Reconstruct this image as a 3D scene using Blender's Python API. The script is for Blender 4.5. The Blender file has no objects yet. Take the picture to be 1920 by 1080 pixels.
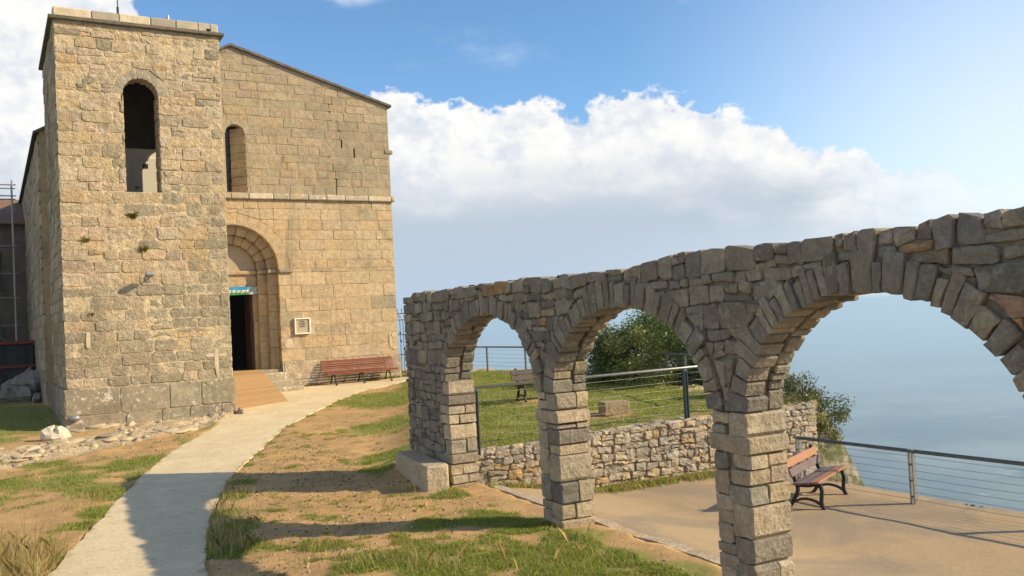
import bpy, math, random
import numpy as np
from mathutils import Vector, Matrix

scene = bpy.context.scene
COL = scene.collection
R = math.radians

# ------------------------------------------------------------------ camera
CAM_Z = 2.8
PITCH, ROLL, YAW, FPX = 0.0318, -0.0518, 0.5267, 1690.0
_s, _c = math.sin(YAW), math.cos(YAW)
_right, _fwd, _up = Vector((_c, -_s, 0)), Vector((_s, _c, 0)), Vector((0, 0, 1))
_f2 = _fwd * math.cos(PITCH) + _up * math.sin(PITCH)
_u2 = -_fwd * math.sin(PITCH) + _up * math.cos(PITCH)
_r2 = _right * math.cos(ROLL) + _u2 * math.sin(ROLL)
_u3 = -_right * math.sin(ROLL) + _u2 * math.cos(ROLL)
cam_data = bpy.data.cameras.new('camera')
cam = bpy.data.objects.new('camera', cam_data)
COL.objects.link(cam)
M = Matrix((( _r2.x, _u3.x, -_f2.x, 0), (_r2.y, _u3.y, -_f2.y, 0), (_r2.z, _u3.z, -_f2.z, CAM_Z), (0, 0, 0, 1)))
cam.matrix_world = M
cam_data.sensor_width = 36.0
cam_data.lens = FPX / 1920 * 36
cam_data.clip_start = 0.1
cam_data.clip_end = 300000
scene.camera = cam

# ------------------------------------------------------------------ light and exposure
SUN_EL = R(29.5)
SUN_AZ = math.atan2(0.82, -0.57)            # clockwise from +Y
sun_dir = Vector((math.sin(SUN_AZ) * math.cos(SUN_EL), math.cos(SUN_AZ) * math.cos(SUN_EL), math.sin(SUN_EL)))
sd = bpy.data.lights.new('sun', 'SUN')
sd.energy = 4.3
sd.angle = R(0.53)
sd.color = (1.0, 0.81, 0.52)
so = bpy.data.objects.new('sun', sd)
COL.objects.link(so)
so.location = (30, -20, 40)
so.rotation_euler = sun_dir.to_track_quat('Z', 'Y').to_euler()

vs = scene.view_settings
vs.view_transform = 'Standard'
vs.look = 'None'
vs.exposure = 0.52
vs.gamma = 1
vs.use_curve_mapping = False
scene.cycles.use_denoising = True
scene.cycles.max_bounces = 6
scene.cycles.diffuse_bounces = 3
scene.cycles.volume_bounces = 1
scene.cycles.use_adaptive_sampling = True
scene.cycles.adaptive_threshold = 0.02
scene.cycles.transparent_max_bounces = 16


class NT:
    """small helper to write node trees"""
    def __init__(self, tree):
        self.t = tree
        tree.nodes.clear()

    def n(self, typ, ins=None, **props):
        nd = self.t.nodes.new(typ)
        for k, v in props.items():
            setattr(nd, k, v)
        if ins:
            for k, v in ins.items():
                self.set(nd, k, v)
        return nd

    def set(self, nd, k, v):
        s = nd.inputs[k]
        if isinstance(v, bpy.types.NodeSocket):
            self.t.links.new(v, s)
        elif isinstance(v, bpy.types.Node):
            self.t.links.new(v.outputs[0], s)
        else:
            s.default_value = v

    def math(self, op, a, b=None, c=None, clamp=False):
        nd = self.n('ShaderNodeMath', operation=op, use_clamp=clamp)
        self.set(nd, 0, a)
        if b is not None:
            self.set(nd, 1, b)
        if c is not None:
            self.set(nd, 2, c)
        return nd.outputs[0]

    def ramp01(self, v, a, b, smooth=True):
        nd = self.n('ShaderNodeMapRange', interpolation_type='SMOOTHSTEP' if smooth else 'LINEAR')
        self.set(nd, 'Value', v)
        nd.inputs['From Min'].default_value = a
        nd.inputs['From Max'].default_value = b
        return nd.outputs[0]

    def mix(self, f, a, b, mode='MIX'):
        nd = self.n('ShaderNodeMix', data_type='RGBA', blend_type=mode)
        self.set(nd, 'Factor', f)
        for k, v in (('A', a), ('B', b)):
            s = [i for i in nd.inputs if i.name == k and i.type == 'RGBA'][0]
            if isinstance(v, bpy.types.NodeSocket):
                self.t.links.new(v, s)
            else:
                s.default_value = (*v, 1) if len(v) == 3 else v
        return [o for o in nd.outputs if o.type == 'RGBA'][0]

    def noise(self, vec, scale, detail=4, rough=0.55, out='Fac', dist=0.0):
        nd = self.n('ShaderNodeTexNoise', {'Scale': scale, 'Detail': detail, 'Roughness': rough, 'Distortion': dist})
        if vec is not None:
            self.set(nd, 'Vector', vec)
        return nd.outputs[out]


# ------------------------------------------------------------------ world: sky with a bank of cumulus
world = bpy.data.worlds.new('World')
scene.world = world
world.use_nodes = True
w = NT(world.node_tree)
sky = w.n('ShaderNodeTexSky', sky_type='NISHITA', sun_disc=False)
sky.sun_elevation = SUN_EL
sky.sun_rotation = SUN_AZ
sky.altitude = 1100
sky.air_density = 1.0
sky.dust_density = 1.2
sky.ozone_density = 2.0
tc = w.n('ShaderNodeTexCoord')
sep = w.n('ShaderNodeSeparateXYZ', {0: tc.outputs['Generated']})
az = w.math('ARCTAN2', sep.outputs['X'], sep.outputs['Y'])
el = w.math('ARCSINE', sep.outputs['Z'])
azd = w.math('MULTIPLY', az, 180 / math.pi)
eld = w.math('MULTIPLY', el, 180 / math.pi)
# top of the cumulus bank (degrees of elevation) over azimuth (degrees); out of view, raised to add ambient light
TOP = [(-180, 24), (-120, 30), (-60, 26), (-20, 26), (-4, 27), (4.5, 27), (7.5, 20), (11, 13), (16, 11), (20, 13.2), (22.3, 14.3), (24.7, 12.9), (27, 12.7), (28.7, 13.4), (30.4, 13.0),
       (32.2, 13.2), (33.6, 12.6), (36, 12.9), (38.6, 13.2), (40.6, 12.7), (42.3, 12.5), (43.9, 11.7), (46.5, 10.6), (48.5, 9.2),
       (51, 8.6), (54, 7.6), (60, 6.0), (75, 8), (110, 22), (140, 28), (180, 24)]
fc = w.n('ShaderNodeFloatCurve')
cv = fc.mapping.curves[0]
while len(cv.points) < len(TOP):
    cv.points.new(0.5, 0.5)
for p, (a, e) in zip(cv.points, TOP):
    p.location = ((a + 180) / 360, e / 40)
    p.handle_type = 'VECTOR'
fc.mapping.update()
w.set(fc, 'Value', w.math('DIVIDE', w.math('ADD', azd, 180), 360))
top = w.math('MULTIPLY', fc.outputs[0], 40)


def cloud_field(da, de):
    """billowing depth below the cloud top, evaluated at a shifted direction"""
    a2 = w.math('ADD', azd, da)
    e2 = w.math('ADD', eld, de)
    v = w.n('ShaderNodeCombineXYZ', {0: w.math('MULTIPLY', a2, 0.1), 1: w.math('MULTIPLY', e2, 0.13), 2: 3.7})
    n1 = w.noise(v, 2.4, 4, 0.50)
    n2 = w.noise(v, 7.5, 3, 0.5)
    bil = w.math('SUBTRACT', 0.32, w.math('ABSOLUTE', w.math('SUBTRACT', w.math('MULTIPLY', n2, 2.0), 1.0)))
    puff = w.math('ADD', w.math('MULTIPLY', w.math('SUBTRACT', n1, 0.5), 4.4), w.math('MULTIPLY', bil, 1.7))
    return w.math('ADD', w.math('SUBTRACT', top, e2), puff)


d0 = cloud_field(0, 0)
d1 = cloud_field(1.3, 1.1)
blob = w.math('ADD', w.math('POWER', w.math('DIVIDE', w.math('SUBTRACT', azd, 20.6), 4.2), 2.0), w.math('POWER', w.math('DIVIDE', w.math('SUBTRACT', eld, 21.2), 2.0), 2.0))
wisp = w.math('MULTIPLY', w.ramp01(blob, 1.1, 0.0), w.ramp01(w.noise(w.n('ShaderNodeCombineXYZ', {0: w.math('MULTIPLY', azd, 0.1), 1: w.math('MULTIPLY', eld, 0.14), 2: 5.5}), 4.0, 5, 0.55), 0.34, 0.60))
mask = w.math('MULTIPLY', w.ramp01(d0, -0.15, 0.42), w.math('SUBTRACT', 1.0, w.math('MULTIPLY', w.ramp01(azd, 48, 64), w.ramp01(azd, 95, 72))))
lit = w.ramp01(w.math('SUBTRACT', d0, d1), -0.2, 1.9)
v3 = w.n('ShaderNodeCombineXYZ', {0: w.math('MULTIPLY', azd, 0.06), 1: w.math('MULTIPLY', eld, 0.16), 2: 9.1})
n3 = w.noise(v3, 2.2, 5, 0.55)
depth = w.ramp01(w.math('ADD', d0, w.math('MULTIPLY', w.math('SUBTRACT', n3, 0.5), -11.0)), 0.6, 7.0)
depth = w.math('MULTIPLY', depth, w.ramp01(eld, 12.0, 5.5))
white = w.mix(lit, (0.53, 0.56, 0.61), (0.72, 0.71, 0.69))
cloud = w.mix(depth, white, (0.37, 0.43, 0.50))
low = w.mix(w.ramp01(azd, 30, 62), (0.36, 0.44, 0.54), (0.56, 0.61, 0.65))
cloud = w.mix(w.ramp01(eld, 6.5, 1.5), cloud, low)
# small separate cloud and thin veil of cirrus toward the sun
skyc = w.n('ShaderNodeVectorMath', {0: sky.outputs['Color'], 1: (0.098, 0.125, 0.138)}, operation='MULTIPLY').outputs[0]
v4 = w.n('ShaderNodeCombineXYZ', {0: w.math('MULTIPLY', azd, 0.05), 1: w.math('MULTIPLY', eld, 0.09), 2: 1.3})
n4 = w.noise(v4, 3.0, 6, 0.6)
veil = w.math('MULTIPLY', w.ramp01(n4, 0.56, 0.86), 0.35)
sunward = w.math('MULTIPLY', w.ramp01(azd, 36, 62), w.ramp01(eld, 30, 5))
veil = w.math('MAXIMUM', veil, w.math('MULTIPLY', sunward, 0.78))
veil = w.math('MAXIMUM', veil, w.math('MULTIPLY', wisp, 0.85))
skyv = w.mix(veil, skyc, (0.66, 0.71, 0.77))
skyv = w.mix(w.math('MULTIPLY', w.ramp01(eld, 7.0, 0.5), 0.85), skyv, w.mix(w.ramp01(azd, 34, 60), (0.42, 0.51, 0.60), (0.60, 0.65, 0.69)))
final = w.mix(mask, skyv, cloud)
bg = w.n('ShaderNodeBackground', {'Color': final, 'Strength': 1.0})
out = w.n('ShaderNodeOutputWorld', {'Surface': bg.outputs[0]})
world.cycles.sampling_method = 'MANUAL'
world.cycles.sample_map_resolution = 1024


# ------------------------------------------------------------------ mesh helpers
WL = {}      # world location of parents


def prop(o, label=None, cat=None, group=None, kind=None):
    if label: o['label'] = label
    if cat: o['category'] = cat
    if group: o['group'] = group
    if kind: o['kind'] = kind
    return o


def empty(name, loc, label, cat, group=None):
    o = bpy.data.objects.new(name, None)
    COL.objects.link(o)
    o.location = loc
    o.empty_display_size = 0.2
    WL[o.name] = Vector(loc)
    return prop(o, label, cat, group)


class MB:
    def __init__(self, xf=None):
        self.v, self.f, self.c = [], [], []
        self.xf = xf

    def add(self, verts, faces, col=(0.5, 0.5, 0.5)):
        k = len(self.v)
        if self.xf is not None:
            verts = [tuple(self.xf @ Vector(p)) for p in verts]
        self.v.extend(tuple(p) for p in verts)
        self.f.extend(tuple(i + k for i in f) for f in faces)
        self.c.extend([col] * len(verts))
        return self

    def box(self, c, s, rot=None, col=(0.5, 0.5, 0.5), bev=0.0):
        hx, hy, hz = s[0] / 2, s[1] / 2, s[2] / 2
        if bev <= 0:
            P = [(x * hx, y * hy, z * hz) for z in (-1, 1) for y in (-1, 1) for x in (-1, 1)]
            F = [(0, 2, 3, 1), (4, 5, 7, 6), (0, 1, 5, 4), (2, 6, 7, 3), (0, 4, 6, 2), (1, 3, 7, 5)]
        else:
            P, F = [], []
            b = min(bev, hx * .9, hy * .9, hz * .9)
            ring = [(-hx, -hy), (hx, -hy), (hx, hy), (-hx, hy)]
            def oct_(i):
                q = []
                for x, y in ring:
                    sx, sy = math.copysign(1, x), math.copysign(1, y)
                    q.append((sx, sy))
                pts = [(-hx + b + i, -hy + i), (hx - b - i, -hy + i), (hx - i, -hy + b + i), (hx - i, hy - b - i), (hx - b - i, hy - i), (-hx + b + i, hy - i), (-hx + i, hy - b - i), (-hx + i, -hy + b + i)]
                return pts
            L = [(oct_(b * .999 if False else b * .6), -hz), (oct_(0), -hz + b), (oct_(0), hz - b), (oct_(b * .6), hz)]
            for pts, z in L:
                P += [(x, y, z) for x, y in pts]
            for k in range(3):
                for i in range(8):
                    j = (i + 1) % 8
                    F.append((k * 8 + i, k * 8 + j, k * 8 + 8 + j, k * 8 + 8 + i))
            F.append(tuple(range(7, -1, -1)))
            F.append(tuple(range(24, 32)))
        if rot is not None:
            P = [tuple(rot @ Vector(p)) for p in P]
        return self.add([(p[0] + c[0], p[1] + c[1], p[2] + c[2]) for p in P], F, col)

    def box2(self, a, b, col=(0.5, 0.5, 0.5), bev=0.0):
        return self.box([(a[i] + b[i]) / 2 for i in range(3)], [abs(b[i] - a[i]) for i in range(3)], None, col, bev)

    def tube(self, pts, r, n=8, col=(0.5, 0.5, 0.5), cap=True):
        pts = [Vector(p) for p in pts]
        rs = r if isinstance(r, (list, tuple)) else [r] * len(pts)
        V, F = [], []
        prev = None
        for i, p in enumerate(pts):
            d = (pts[min(i + 1, len(pts) - 1)] - pts[max(i - 1, 0)]).normalized()
            if prev is None:
                a = d.orthogonal().normalized()
            else:
                a = (prev - d * prev.dot(d))
                a = a.normalized() if a.length > 1e-5 else d.orthogonal().normalized()
            prev = a
            b = d.cross(a)
            for k in range(n):
                t = 2 * math.pi * k / n
                V.append(tuple(p + (a * math.cos(t) + b * math.sin(t)) * rs[i]))
        for i in range(len(pts) - 1):
            for k in range(n):
                k2 = (k + 1) % n
                F.append((i * n + k, i * n + k2, (i + 1) * n + k2, (i + 1) * n + k))
        if cap:
            F.append(tuple(range(n - 1, -1, -1)))
            F.append(tuple((len(pts) - 1) * n + k for k in range(n)))
        return self.add(V, F, col)

    def prism(self, poly, lo, hi, col=(0.5, 0.5, 0.5)):
        """poly: list of 3D points (bottom); lo/hi added as vectors"""
        n = len(poly)
        V = [tuple(Vector(p) + Vector(lo)) for p in poly] + [tuple(Vector(p) + Vector(hi)) for p in poly]
        F = [tuple(range(n - 1, -1, -1)), tuple(range(n, 2 * n))] + [(i, (i + 1) % n, n + (i + 1) % n, n + i) for i in range(n)]
        return self.add(V, F, col)

    def build(self, name, mat, parent=None, kind=None, smooth=False, label=None, cat=None, group=None, origin=None):
        V = np.array(self.v, dtype=np.float64)
        if origin is None:
            lo, hi = V.min(0), V.max(0)
            origin = Vector(((lo[0] + hi[0]) / 2, (lo[1] + hi[1]) / 2, lo[2]))
        else:
            origin = Vector(origin)
        V = V - np.array(origin)
        me = bpy.data.meshes.new(name)
        me.from_pydata(V.tolist(), [], self.f)
        ca = me.color_attributes.new('col', 'FLOAT_COLOR', 'POINT')
        cc = np.ones((len(V), 4), dtype=np.float32)
        cc[:, :3] = np.array(self.c, dtype=np.float32)
        ca.data.foreach_set('color', cc.ravel())
        if smooth:
            me.polygons.foreach_set('use_smooth', [True] * len(me.polygons))
        me.materials.append(mat)
        o = bpy.data.objects.new(name, me)
        COL.objects.link(o)
        WL[o.name] = origin
        if parent is not None:
            o.parent = parent
            o.location = origin - WL[parent.name]
        else:
            o.location = origin
        return prop(o, label, cat, group, kind)


def rotz(a):
    return Matrix.Rotation(a, 3, 'Z')


# ------------------------------------------------------------------ materials
def mat_new(name):
    m = bpy.data.materials.new(name)
    m.use_nodes = True
    return m, NT(m.node_tree)


def finish(t, color, rough=0.85, bump=None, bstr=0.5, bdist=0.01, spec=0.3, metal=0.0, extra=None):
    p = t.n('ShaderNodeBsdfPrincipled')
    t.set(p, 'Base Color', color if isinstance(color, bpy.types.NodeSocket) else (*color, 1))
    t.set(p, 'Roughness', rough)
    t.set(p, 'Specular IOR Level', spec)
    t.set(p, 'Metallic', metal)
    if bump is not None:
        b = t.n('ShaderNodeBump', {'Strength': bstr, 'Distance': bdist, 'Height': bump})
        t.set(p, 'Normal', b.outputs[0])
    if extra:
        for k, v in extra.items():
            t.set(p, k, v)
    t.n('ShaderNodeOutputMaterial', {'Surface': p.outputs[0]})
    return p


def stone_mat(name, stain=(0.30, 0.27, 0.22), stain_amt=0.5, lichen=0.0, contrast=0.5, bumpd=0.014, warm=(0.62, 0.40, 0.17), warm_amt=0.35, stain_scale=0.9, streak=0.35):
    m, t = mat_new(name)
    pos = t.n('ShaderNodeNewGeometry').outputs['Position']
    col = t.n('ShaderNodeAttribute', attribute_name='col').outputs['Color']
    fine = t.noise(pos, 24, 4, 0.68)
    mid = t.noise(pos, 6.0, 3, 0.6)
    big = t.noise(pos, stain_scale, 4, 0.62)
    big2 = t.noise(t.n('ShaderNodeVectorMath', {0: pos, 1: (31.7, 5.1, 12.3)}, operation='ADD').outputs[0], 1.5, 4, 0.65)
    k = t.math('ADD', t.math('MULTIPLY', t.math('SUBTRACT', fine, 0.5), contrast * 1.7), t.math('ADD', t.math('MULTIPLY', t.math('SUBTRACT', mid, 0.5), contrast * 1.3), 1.0))
    kk = t.n('ShaderNodeCombineXYZ', {0: k, 1: k, 2: k}).outputs[0]
    c = t.n('ShaderNodeVectorMath', {0: col, 1: kk}, operation='MULTIPLY').outputs[0]
    c = t.mix(t.math('MULTIPLY', t.ramp01(big, 0.50, 0.72), stain_amt), c, stain)
    c = t.mix(t.math('MULTIPLY', t.ramp01(big2, 0.56, 0.74), warm_amt), c, warm)
    c = t.mix(t.math('MULTIPLY', t.ramp01(fine, 0.60, 0.70), 0.3), c, (0.12, 0.095, 0.065))
    c = t.mix(t.math('MULTIPLY', t.ramp01(fine, 0.40, 0.30), 0.25), c, (0.62, 0.54, 0.41))
    stv = t.n('ShaderNodeVectorMath', {0: pos, 1: (3.2, 3.2, 0.28)}, operation='MULTIPLY').outputs[0]
    c = t.mix(t.math('MULTIPLY', t.ramp01(t.noise(stv, 1.0, 4, 0.6), 0.52, 0.72), streak), c, stain)
    if lichen > 0:
        l1 = t.noise(pos, 9, 3, 0.65)
        l2 = t.noise(pos, 2.1, 2, 0.5)
        lm = t.math('MULTIPLY', t.ramp01(l1, 0.56, 0.62), t.ramp01(l2, 0.42, 0.58))
        c = t.mix(t.math('MULTIPLY', lm, lichen), c, (0.66, 0.62, 0.54))
    h = t.math('ADD', t.math('MULTIPLY', fine, 0.38), mid)
    finish(t, c, 0.92, h, 1.0, bumpd, 0.2)
    return m


def plain_mat(name, color, rough=0.7, noise_scale=12, amt=0.25, bump=0.0, metal=0.0, spec=0.4, dark=None, attr=False, stretch=None):
    m, t = mat_new(name)
    pos = t.n('ShaderNodeNewGeometry').outputs['Position']
    if stretch:
        pos = t.n('ShaderNodeVectorMath', {0: pos, 1: stretch}, operation='MULTIPLY').outputs[0]
    n1 = t.noise(pos, noise_scale, 5, 0.6)
    base = t.n('ShaderNodeAttribute', attribute_name='col').outputs['Color'] if attr else color
    dk = dark if dark is not None else tuple(x * (1 - amt * 2) for x in color)
    c = t.mix(t.math('MULTIPLY', t.ramp01(n1, 0.38, 0.66), amt * 2 if dark is None else amt), base, dk)
    finish(t, c, rough, n1 if bump > 0 else None, 0.6, bump, spec, metal)
    return m


M_church = stone_mat('church_limestone', stain=(0.24, 0.205, 0.15), stain_amt=0.7, contrast=0.6, streak=0.55, bumpd=0.024, warm=(0.54, 0.37, 0.15), warm_amt=0.42)
M_tower = stone_mat('tower_limestone', stain=(0.23, 0.195, 0.14), stain_amt=0.7, lichen=0.4, streak=0.5, contrast=0.75, bumpd=0.045, warm=(0.55, 0.35, 0.16), warm_amt=0.5, stain_scale=0.55)
M_plinth = stone_mat('plinth_limestone', stain=(0.17, 0.155, 0.125), stain_amt=0.8, lichen=0.75, contrast=0.7, bumpd=0.02, warm_amt=0.3)
M_lichen = stone_mat('lichened_ledge', stain=(0.33, 0.30, 0.25), stain_amt=0.4, lichen=1.0, contrast=0.5)
M_arc = stone_mat('arcade_fieldstone', stain=(0.15, 0.135, 0.115), stain_amt=0.5, lichen=0.16, contrast=0.65, bumpd=0.03, warm=(0.34, 0.25, 0.15), warm_amt=0.3)
M_ret = stone_mat('retaining_fieldstone', stain=(0.25, 0.22, 0.17), stain_amt=0.4, lichen=0.15, contrast=0.65, bumpd=0.03, warm=(0.52, 0.34, 0.16), warm_amt=0.4)
M_rock = stone_mat('limestone_rock', stain=(0.40, 0.35, 0.27), stain_amt=0.4, contrast=0.5, bumpd=0.02, warm_amt=0.2)
M_coping = stone_mat('coping_stone', stain=(0.30, 0.27, 0.22), stain_amt=0.5, contrast=0.35, warm_amt=0.15)
M_mortar_church = plain_mat('church_mortar', (0.42, 0.33, 0.21), 0.95, 9, 0.22, 0.012)
M_mortar_arc = plain_mat('arcade_mortar', (0.25, 0.215, 0.165), 0.95, 14, 0.25, 0.02)
M_mortar_ret = plain_mat('retaining_mortar', (0.36, 0.28, 0.19), 0.95, 14, 0.3, 0.02)
M_plaster = plain_mat('tympanum_plaster', (0.40, 0.34, 0.25), 0.9, 5, 0.12, 0.004)
M_roof = plain_mat('roof_slab', (0.17, 0.145, 0.11), 0.9, 6, 0.3, 0.01)
M_white = plain_mat('white_plaster', (0.72, 0.68, 0.58), 0.8, 4, 0.05)
M_cabinet = plain_mat('grey_door_paint', (0.62, 0.60, 0.54), 0.6, 4, 0.05)
M_dark = plain_mat('dark_wood', (0.055, 0.030, 0.022), 0.6, 20, 0.3)
M_iron = plain_mat('black_iron', (0.028, 0.027, 0.028), 0.5, 30, 0.2, 0.002, 0.3)
M_steel = plain_mat('blue_grey_steel', (0.13, 0.155, 0.165), 0.5, 18, 0.25, 0.002, 0.4)
M_galv = plain_mat('galvanised_steel', (0.36, 0.36, 0.34), 0.45, 22, 0.25, 0.001, 0.6)
M_zinc = plain_mat('grey_metal', (0.30, 0.32, 0.34), 0.5, 15, 0.2, 0.0, 0.5)
M_bluepost = plain_mat('dark_blue_paint', (0.035, 0.06, 0.085), 0.5, 15, 0.2)
M_redwood = plain_mat('red_brown_slats', (0.27, 0.085, 0.045), 0.55, 9, 0.25, 0.003, stretch=(0.4, 6, 6))
M_orange = plain_mat('worn_orange_board', (0.40, 0.185, 0.09), 0.6, 10, 0.25, 0.003, stretch=(1, 3, 8))
M_plum = plain_mat('weathered_plum_board', (0.165, 0.115, 0.11), 0.6, 10, 0.25, 0.003)
M_dkboard = plain_mat('dark_brown_board', (0.085, 0.058, 0.055), 0.6, 10, 0.25, 0.003)
M_deck = plain_mat('ramp_planks', (0.45, 0.285, 0.135), 0.75, 7, 0.22, 0.004, stretch=(0.6, 8, 8), attr=True)
M_bark = plain_mat('bark', (0.12, 0.095, 0.07), 0.95, 14, 0.3, 0.02)
M_skip = plain_mat('dark_container_paint', (0.035, 0.037, 0.045), 0.6, 3, 0.3)
M_skipred = plain_mat('faded_red_paint', (0.22, 0.045, 0.035), 0.6, 5, 0.3)
M_farwall = plain_mat('far_wall', (0.17, 0.14, 0.11), 0.95, 2, 0.25, 0.02)
M_tile = plain_mat('far_roof_tiles', (0.26, 0.15, 0.09), 0.9, 9, 0.3, 0.03)
M_glass = plain_mat('dark_glass', (0.012, 0.014, 0.017), 0.15, 3, 0.1)
M_frame = plain_mat('white_frame', (0.80, 0.76, 0.64), 0.5, 10, 0.06)
M_slab = plain_mat('plaque_slab', (0.42, 0.36, 0.27), 0.7, 6, 0.12)
M_ink = plain_mat('dark_lettering', (0.06, 0.05, 0.04), 0.8, 6, 0.1)
M_wtext = plain_mat('white_lettering', (0.85, 0.85, 0.83), 0.7, 6, 0.03)
M_panel = plain_mat('pale_sign_panel', (0.45, 0.52, 0.56), 0.4, 6, 0.1)


def leaf_mat(name, rough=0.5, trans=0.25):
    m, t = mat_new(name)
    col = t.n('ShaderNodeAttribute', attribute_name='col').outputs['Color']
    p = t.n('ShaderNodeBsdfPrincipled', {'Base Color': col, 'Roughness': rough, 'Specular IOR Level': 0.3})
    tr = t.n('ShaderNodeBsdfTranslucent', {'Color': col})
    mx = t.n('ShaderNodeMixShader', {0: trans, 1: p.outputs[0], 2: tr.outputs[0]})
    t.n('ShaderNodeOutputMaterial', {'Surface': mx.outputs[0]})
    return m


M_leaf = leaf_mat('leaves', 0.45, 0.2)
M_grass = leaf_mat('grass_blades', 0.6, 0.42)


def ground_mat():
    m, t = mat_new('dirt_and_turf')
    pos = t.n('ShaderNodeNewGeometry').outputs['Position']
    gr = t.n('ShaderNodeAttribute', attribute_name='grass').outputs['Fac']
    rk = t.n('ShaderNodeAttribute', attribute_name='rock').outputs['Fac']
    n1 = t.noise(pos, 0.9, 6, 0.62)
    n2 = t.noise(pos, 11, 6, 0.68)
    n3 = t.noise(pos, 70, 3, 0.6)
    n4 = t.noise(pos, 3.1, 5, 0.6)
    dirt = t.mix(t.ramp01(n1, 0.36, 0.64), (0.60, 0.375, 0.155), (0.45, 0.285, 0.13))
    dirt = t.mix(t.math('MULTIPLY', t.ramp01(n2, 0.42, 0.72), 0.5), dirt, (0.60, 0.42, 0.215))
    dirt = t.mix(t.math('MULTIPLY', t.ramp01(n4, 0.48, 0.70), 0.55), dirt, (0.30, 0.195, 0.105))
    dirt = t.mix(t.math('MULTIPLY', t.ramp01(n3, 0.56, 0.68), 0.6), dirt, (0.21, 0.14, 0.08))
    dirt = t.mix(t.math('MULTIPLY', t.ramp01(t.noise(pos, 27, 4, 0.7), 0.54, 0.66), 0.4), dirt, (0.27, 0.18, 0.10))
    dirt = t.mix(t.math('MULTIPLY', t.ramp01(t.noise(pos, 46, 2, 0.5), 0.66, 0.72), 0.7), dirt, (0.62, 0.52, 0.38))
    turf = t.mix(t.ramp01(n2, 0.3, 0.7), (0.19, 0.225, 0.045), (0.34, 0.28, 0.11))
    g2 = t.ramp01(t.math('ADD', gr, t.math('MULTIPLY', t.math('SUBTRACT', n2, 0.5), 0.55)), 0.32, 0.72)
    c = t.mix(g2, dirt, turf)
    rocky = t.mix(t.ramp01(n2, 0.35, 0.65), (0.60, 0.49, 0.33), (0.42, 0.315, 0.19))
    r2 = t.ramp01(t.math('ADD', rk, t.math('MULTIPLY', t.math('SUBTRACT', n4, 0.5), 1.1)), 0.38, 0.62)
    c = t.mix(r2, c, rocky)
    sl = t.n('ShaderNodeSeparateXYZ', {0: t.n('ShaderNodeNewGeometry').outputs['Normal']}).outputs['Z']
    c = t.mix(t.ramp01(sl, 0.80, 0.55), c, t.mix(t.ramp01(n4, 0.4, 0.6), (0.30, 0.26, 0.20), (0.10, 0.11, 0.05)))
    h = t.math('ADD', n2, t.math('MULTIPLY', n3, 0.5))
    finish(t, c, 0.95, h, 0.9, 0.03, 0.15)
    return m


M_ground = ground_mat()


def concrete_mat():
    m, t = mat_new('path_concrete')
    pos = t.n('ShaderNodeNewGeometry').outputs['Position']
    n1 = t.noise(pos, 1.1, 6, 0.65)
    n2 = t.noise(pos, 16, 6, 0.7)
    n3 = t.noise(pos, 55, 3, 0.6)
    n4 = t.noise(pos, 4.0, 6, 0.7)
    c = t.mix(t.ramp01(n1, 0.35, 0.66), (0.72, 0.60, 0.385), (0.63, 0.515, 0.325))
    c = t.mix(t.math('MULTIPLY', t.ramp01(n2, 0.48, 0.70), 0.55), c, (0.40, 0.32, 0.215))
    c = t.mix(t.math('MULTIPLY', t.ramp01(n3, 0.66, 0.74), 0.55), c, (0.22, 0.17, 0.12))
    c = t.mix(t.math('MULTIPLY', t.ramp01(n4, 0.52, 0.72), 0.45), c, (0.38, 0.29, 0.175))
    ed = t.n('ShaderNodeAttribute', attribute_name='col').outputs['Fac']
    em = t.ramp01(t.math('ADD', ed, t.math('MULTIPLY', t.math('SUBTRACT', n4, 0.5), 1.6)), 0.72, 1.05)
    c = t.mix(t.math('MULTIPLY', em, 0.85), c, (0.44, 0.30, 0.155))
    finish(t, c, 0.9, t.math('ADD', n2, t.math('MULTIPLY', n3, 0.4)), 0.8, 0.012, 0.2)
    return m


M_path = concrete_mat()


def terrace_mat():
    m, t = mat_new('terrace_packed_sand')
    pos = t.n('ShaderNodeNewGeometry').outputs['Position']
    n1 = t.noise(pos, 0.55, 6, 0.6, dist=0.6)
    n2 = t.noise(pos, 13, 6, 0.7)
    n3 = t.noise(pos, 60, 3, 0.6)
    n5 = t.noise(pos, 2.4, 5, 0.65)
    c = t.mix(t.ramp01(n1, 0.42, 0.60), (0.43, 0.315, 0.185), (0.32, 0.25, 0.17))
    c = t.mix(t.math('MULTIPLY', t.ramp01(n2, 0.45, 0.75), 0.35), c, (0.46, 0.35, 0.22))
    c = t.mix(t.math('MULTIPLY', t.ramp01(n3, 0.63, 0.72), 0.5), c, (0.17, 0.12, 0.075))
    c = t.mix(t.math('MULTIPLY', t.ramp01(n5, 0.58, 0.76), 0.4), c, (0.26, 0.19, 0.12))
    finish(t, c, 0.93, t.math('ADD', n2, t.math('MULTIPLY', n3, 0.4)), 0.7, 0.012, 0.15)
    return m


M_terrace = terrace_mat()


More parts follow.
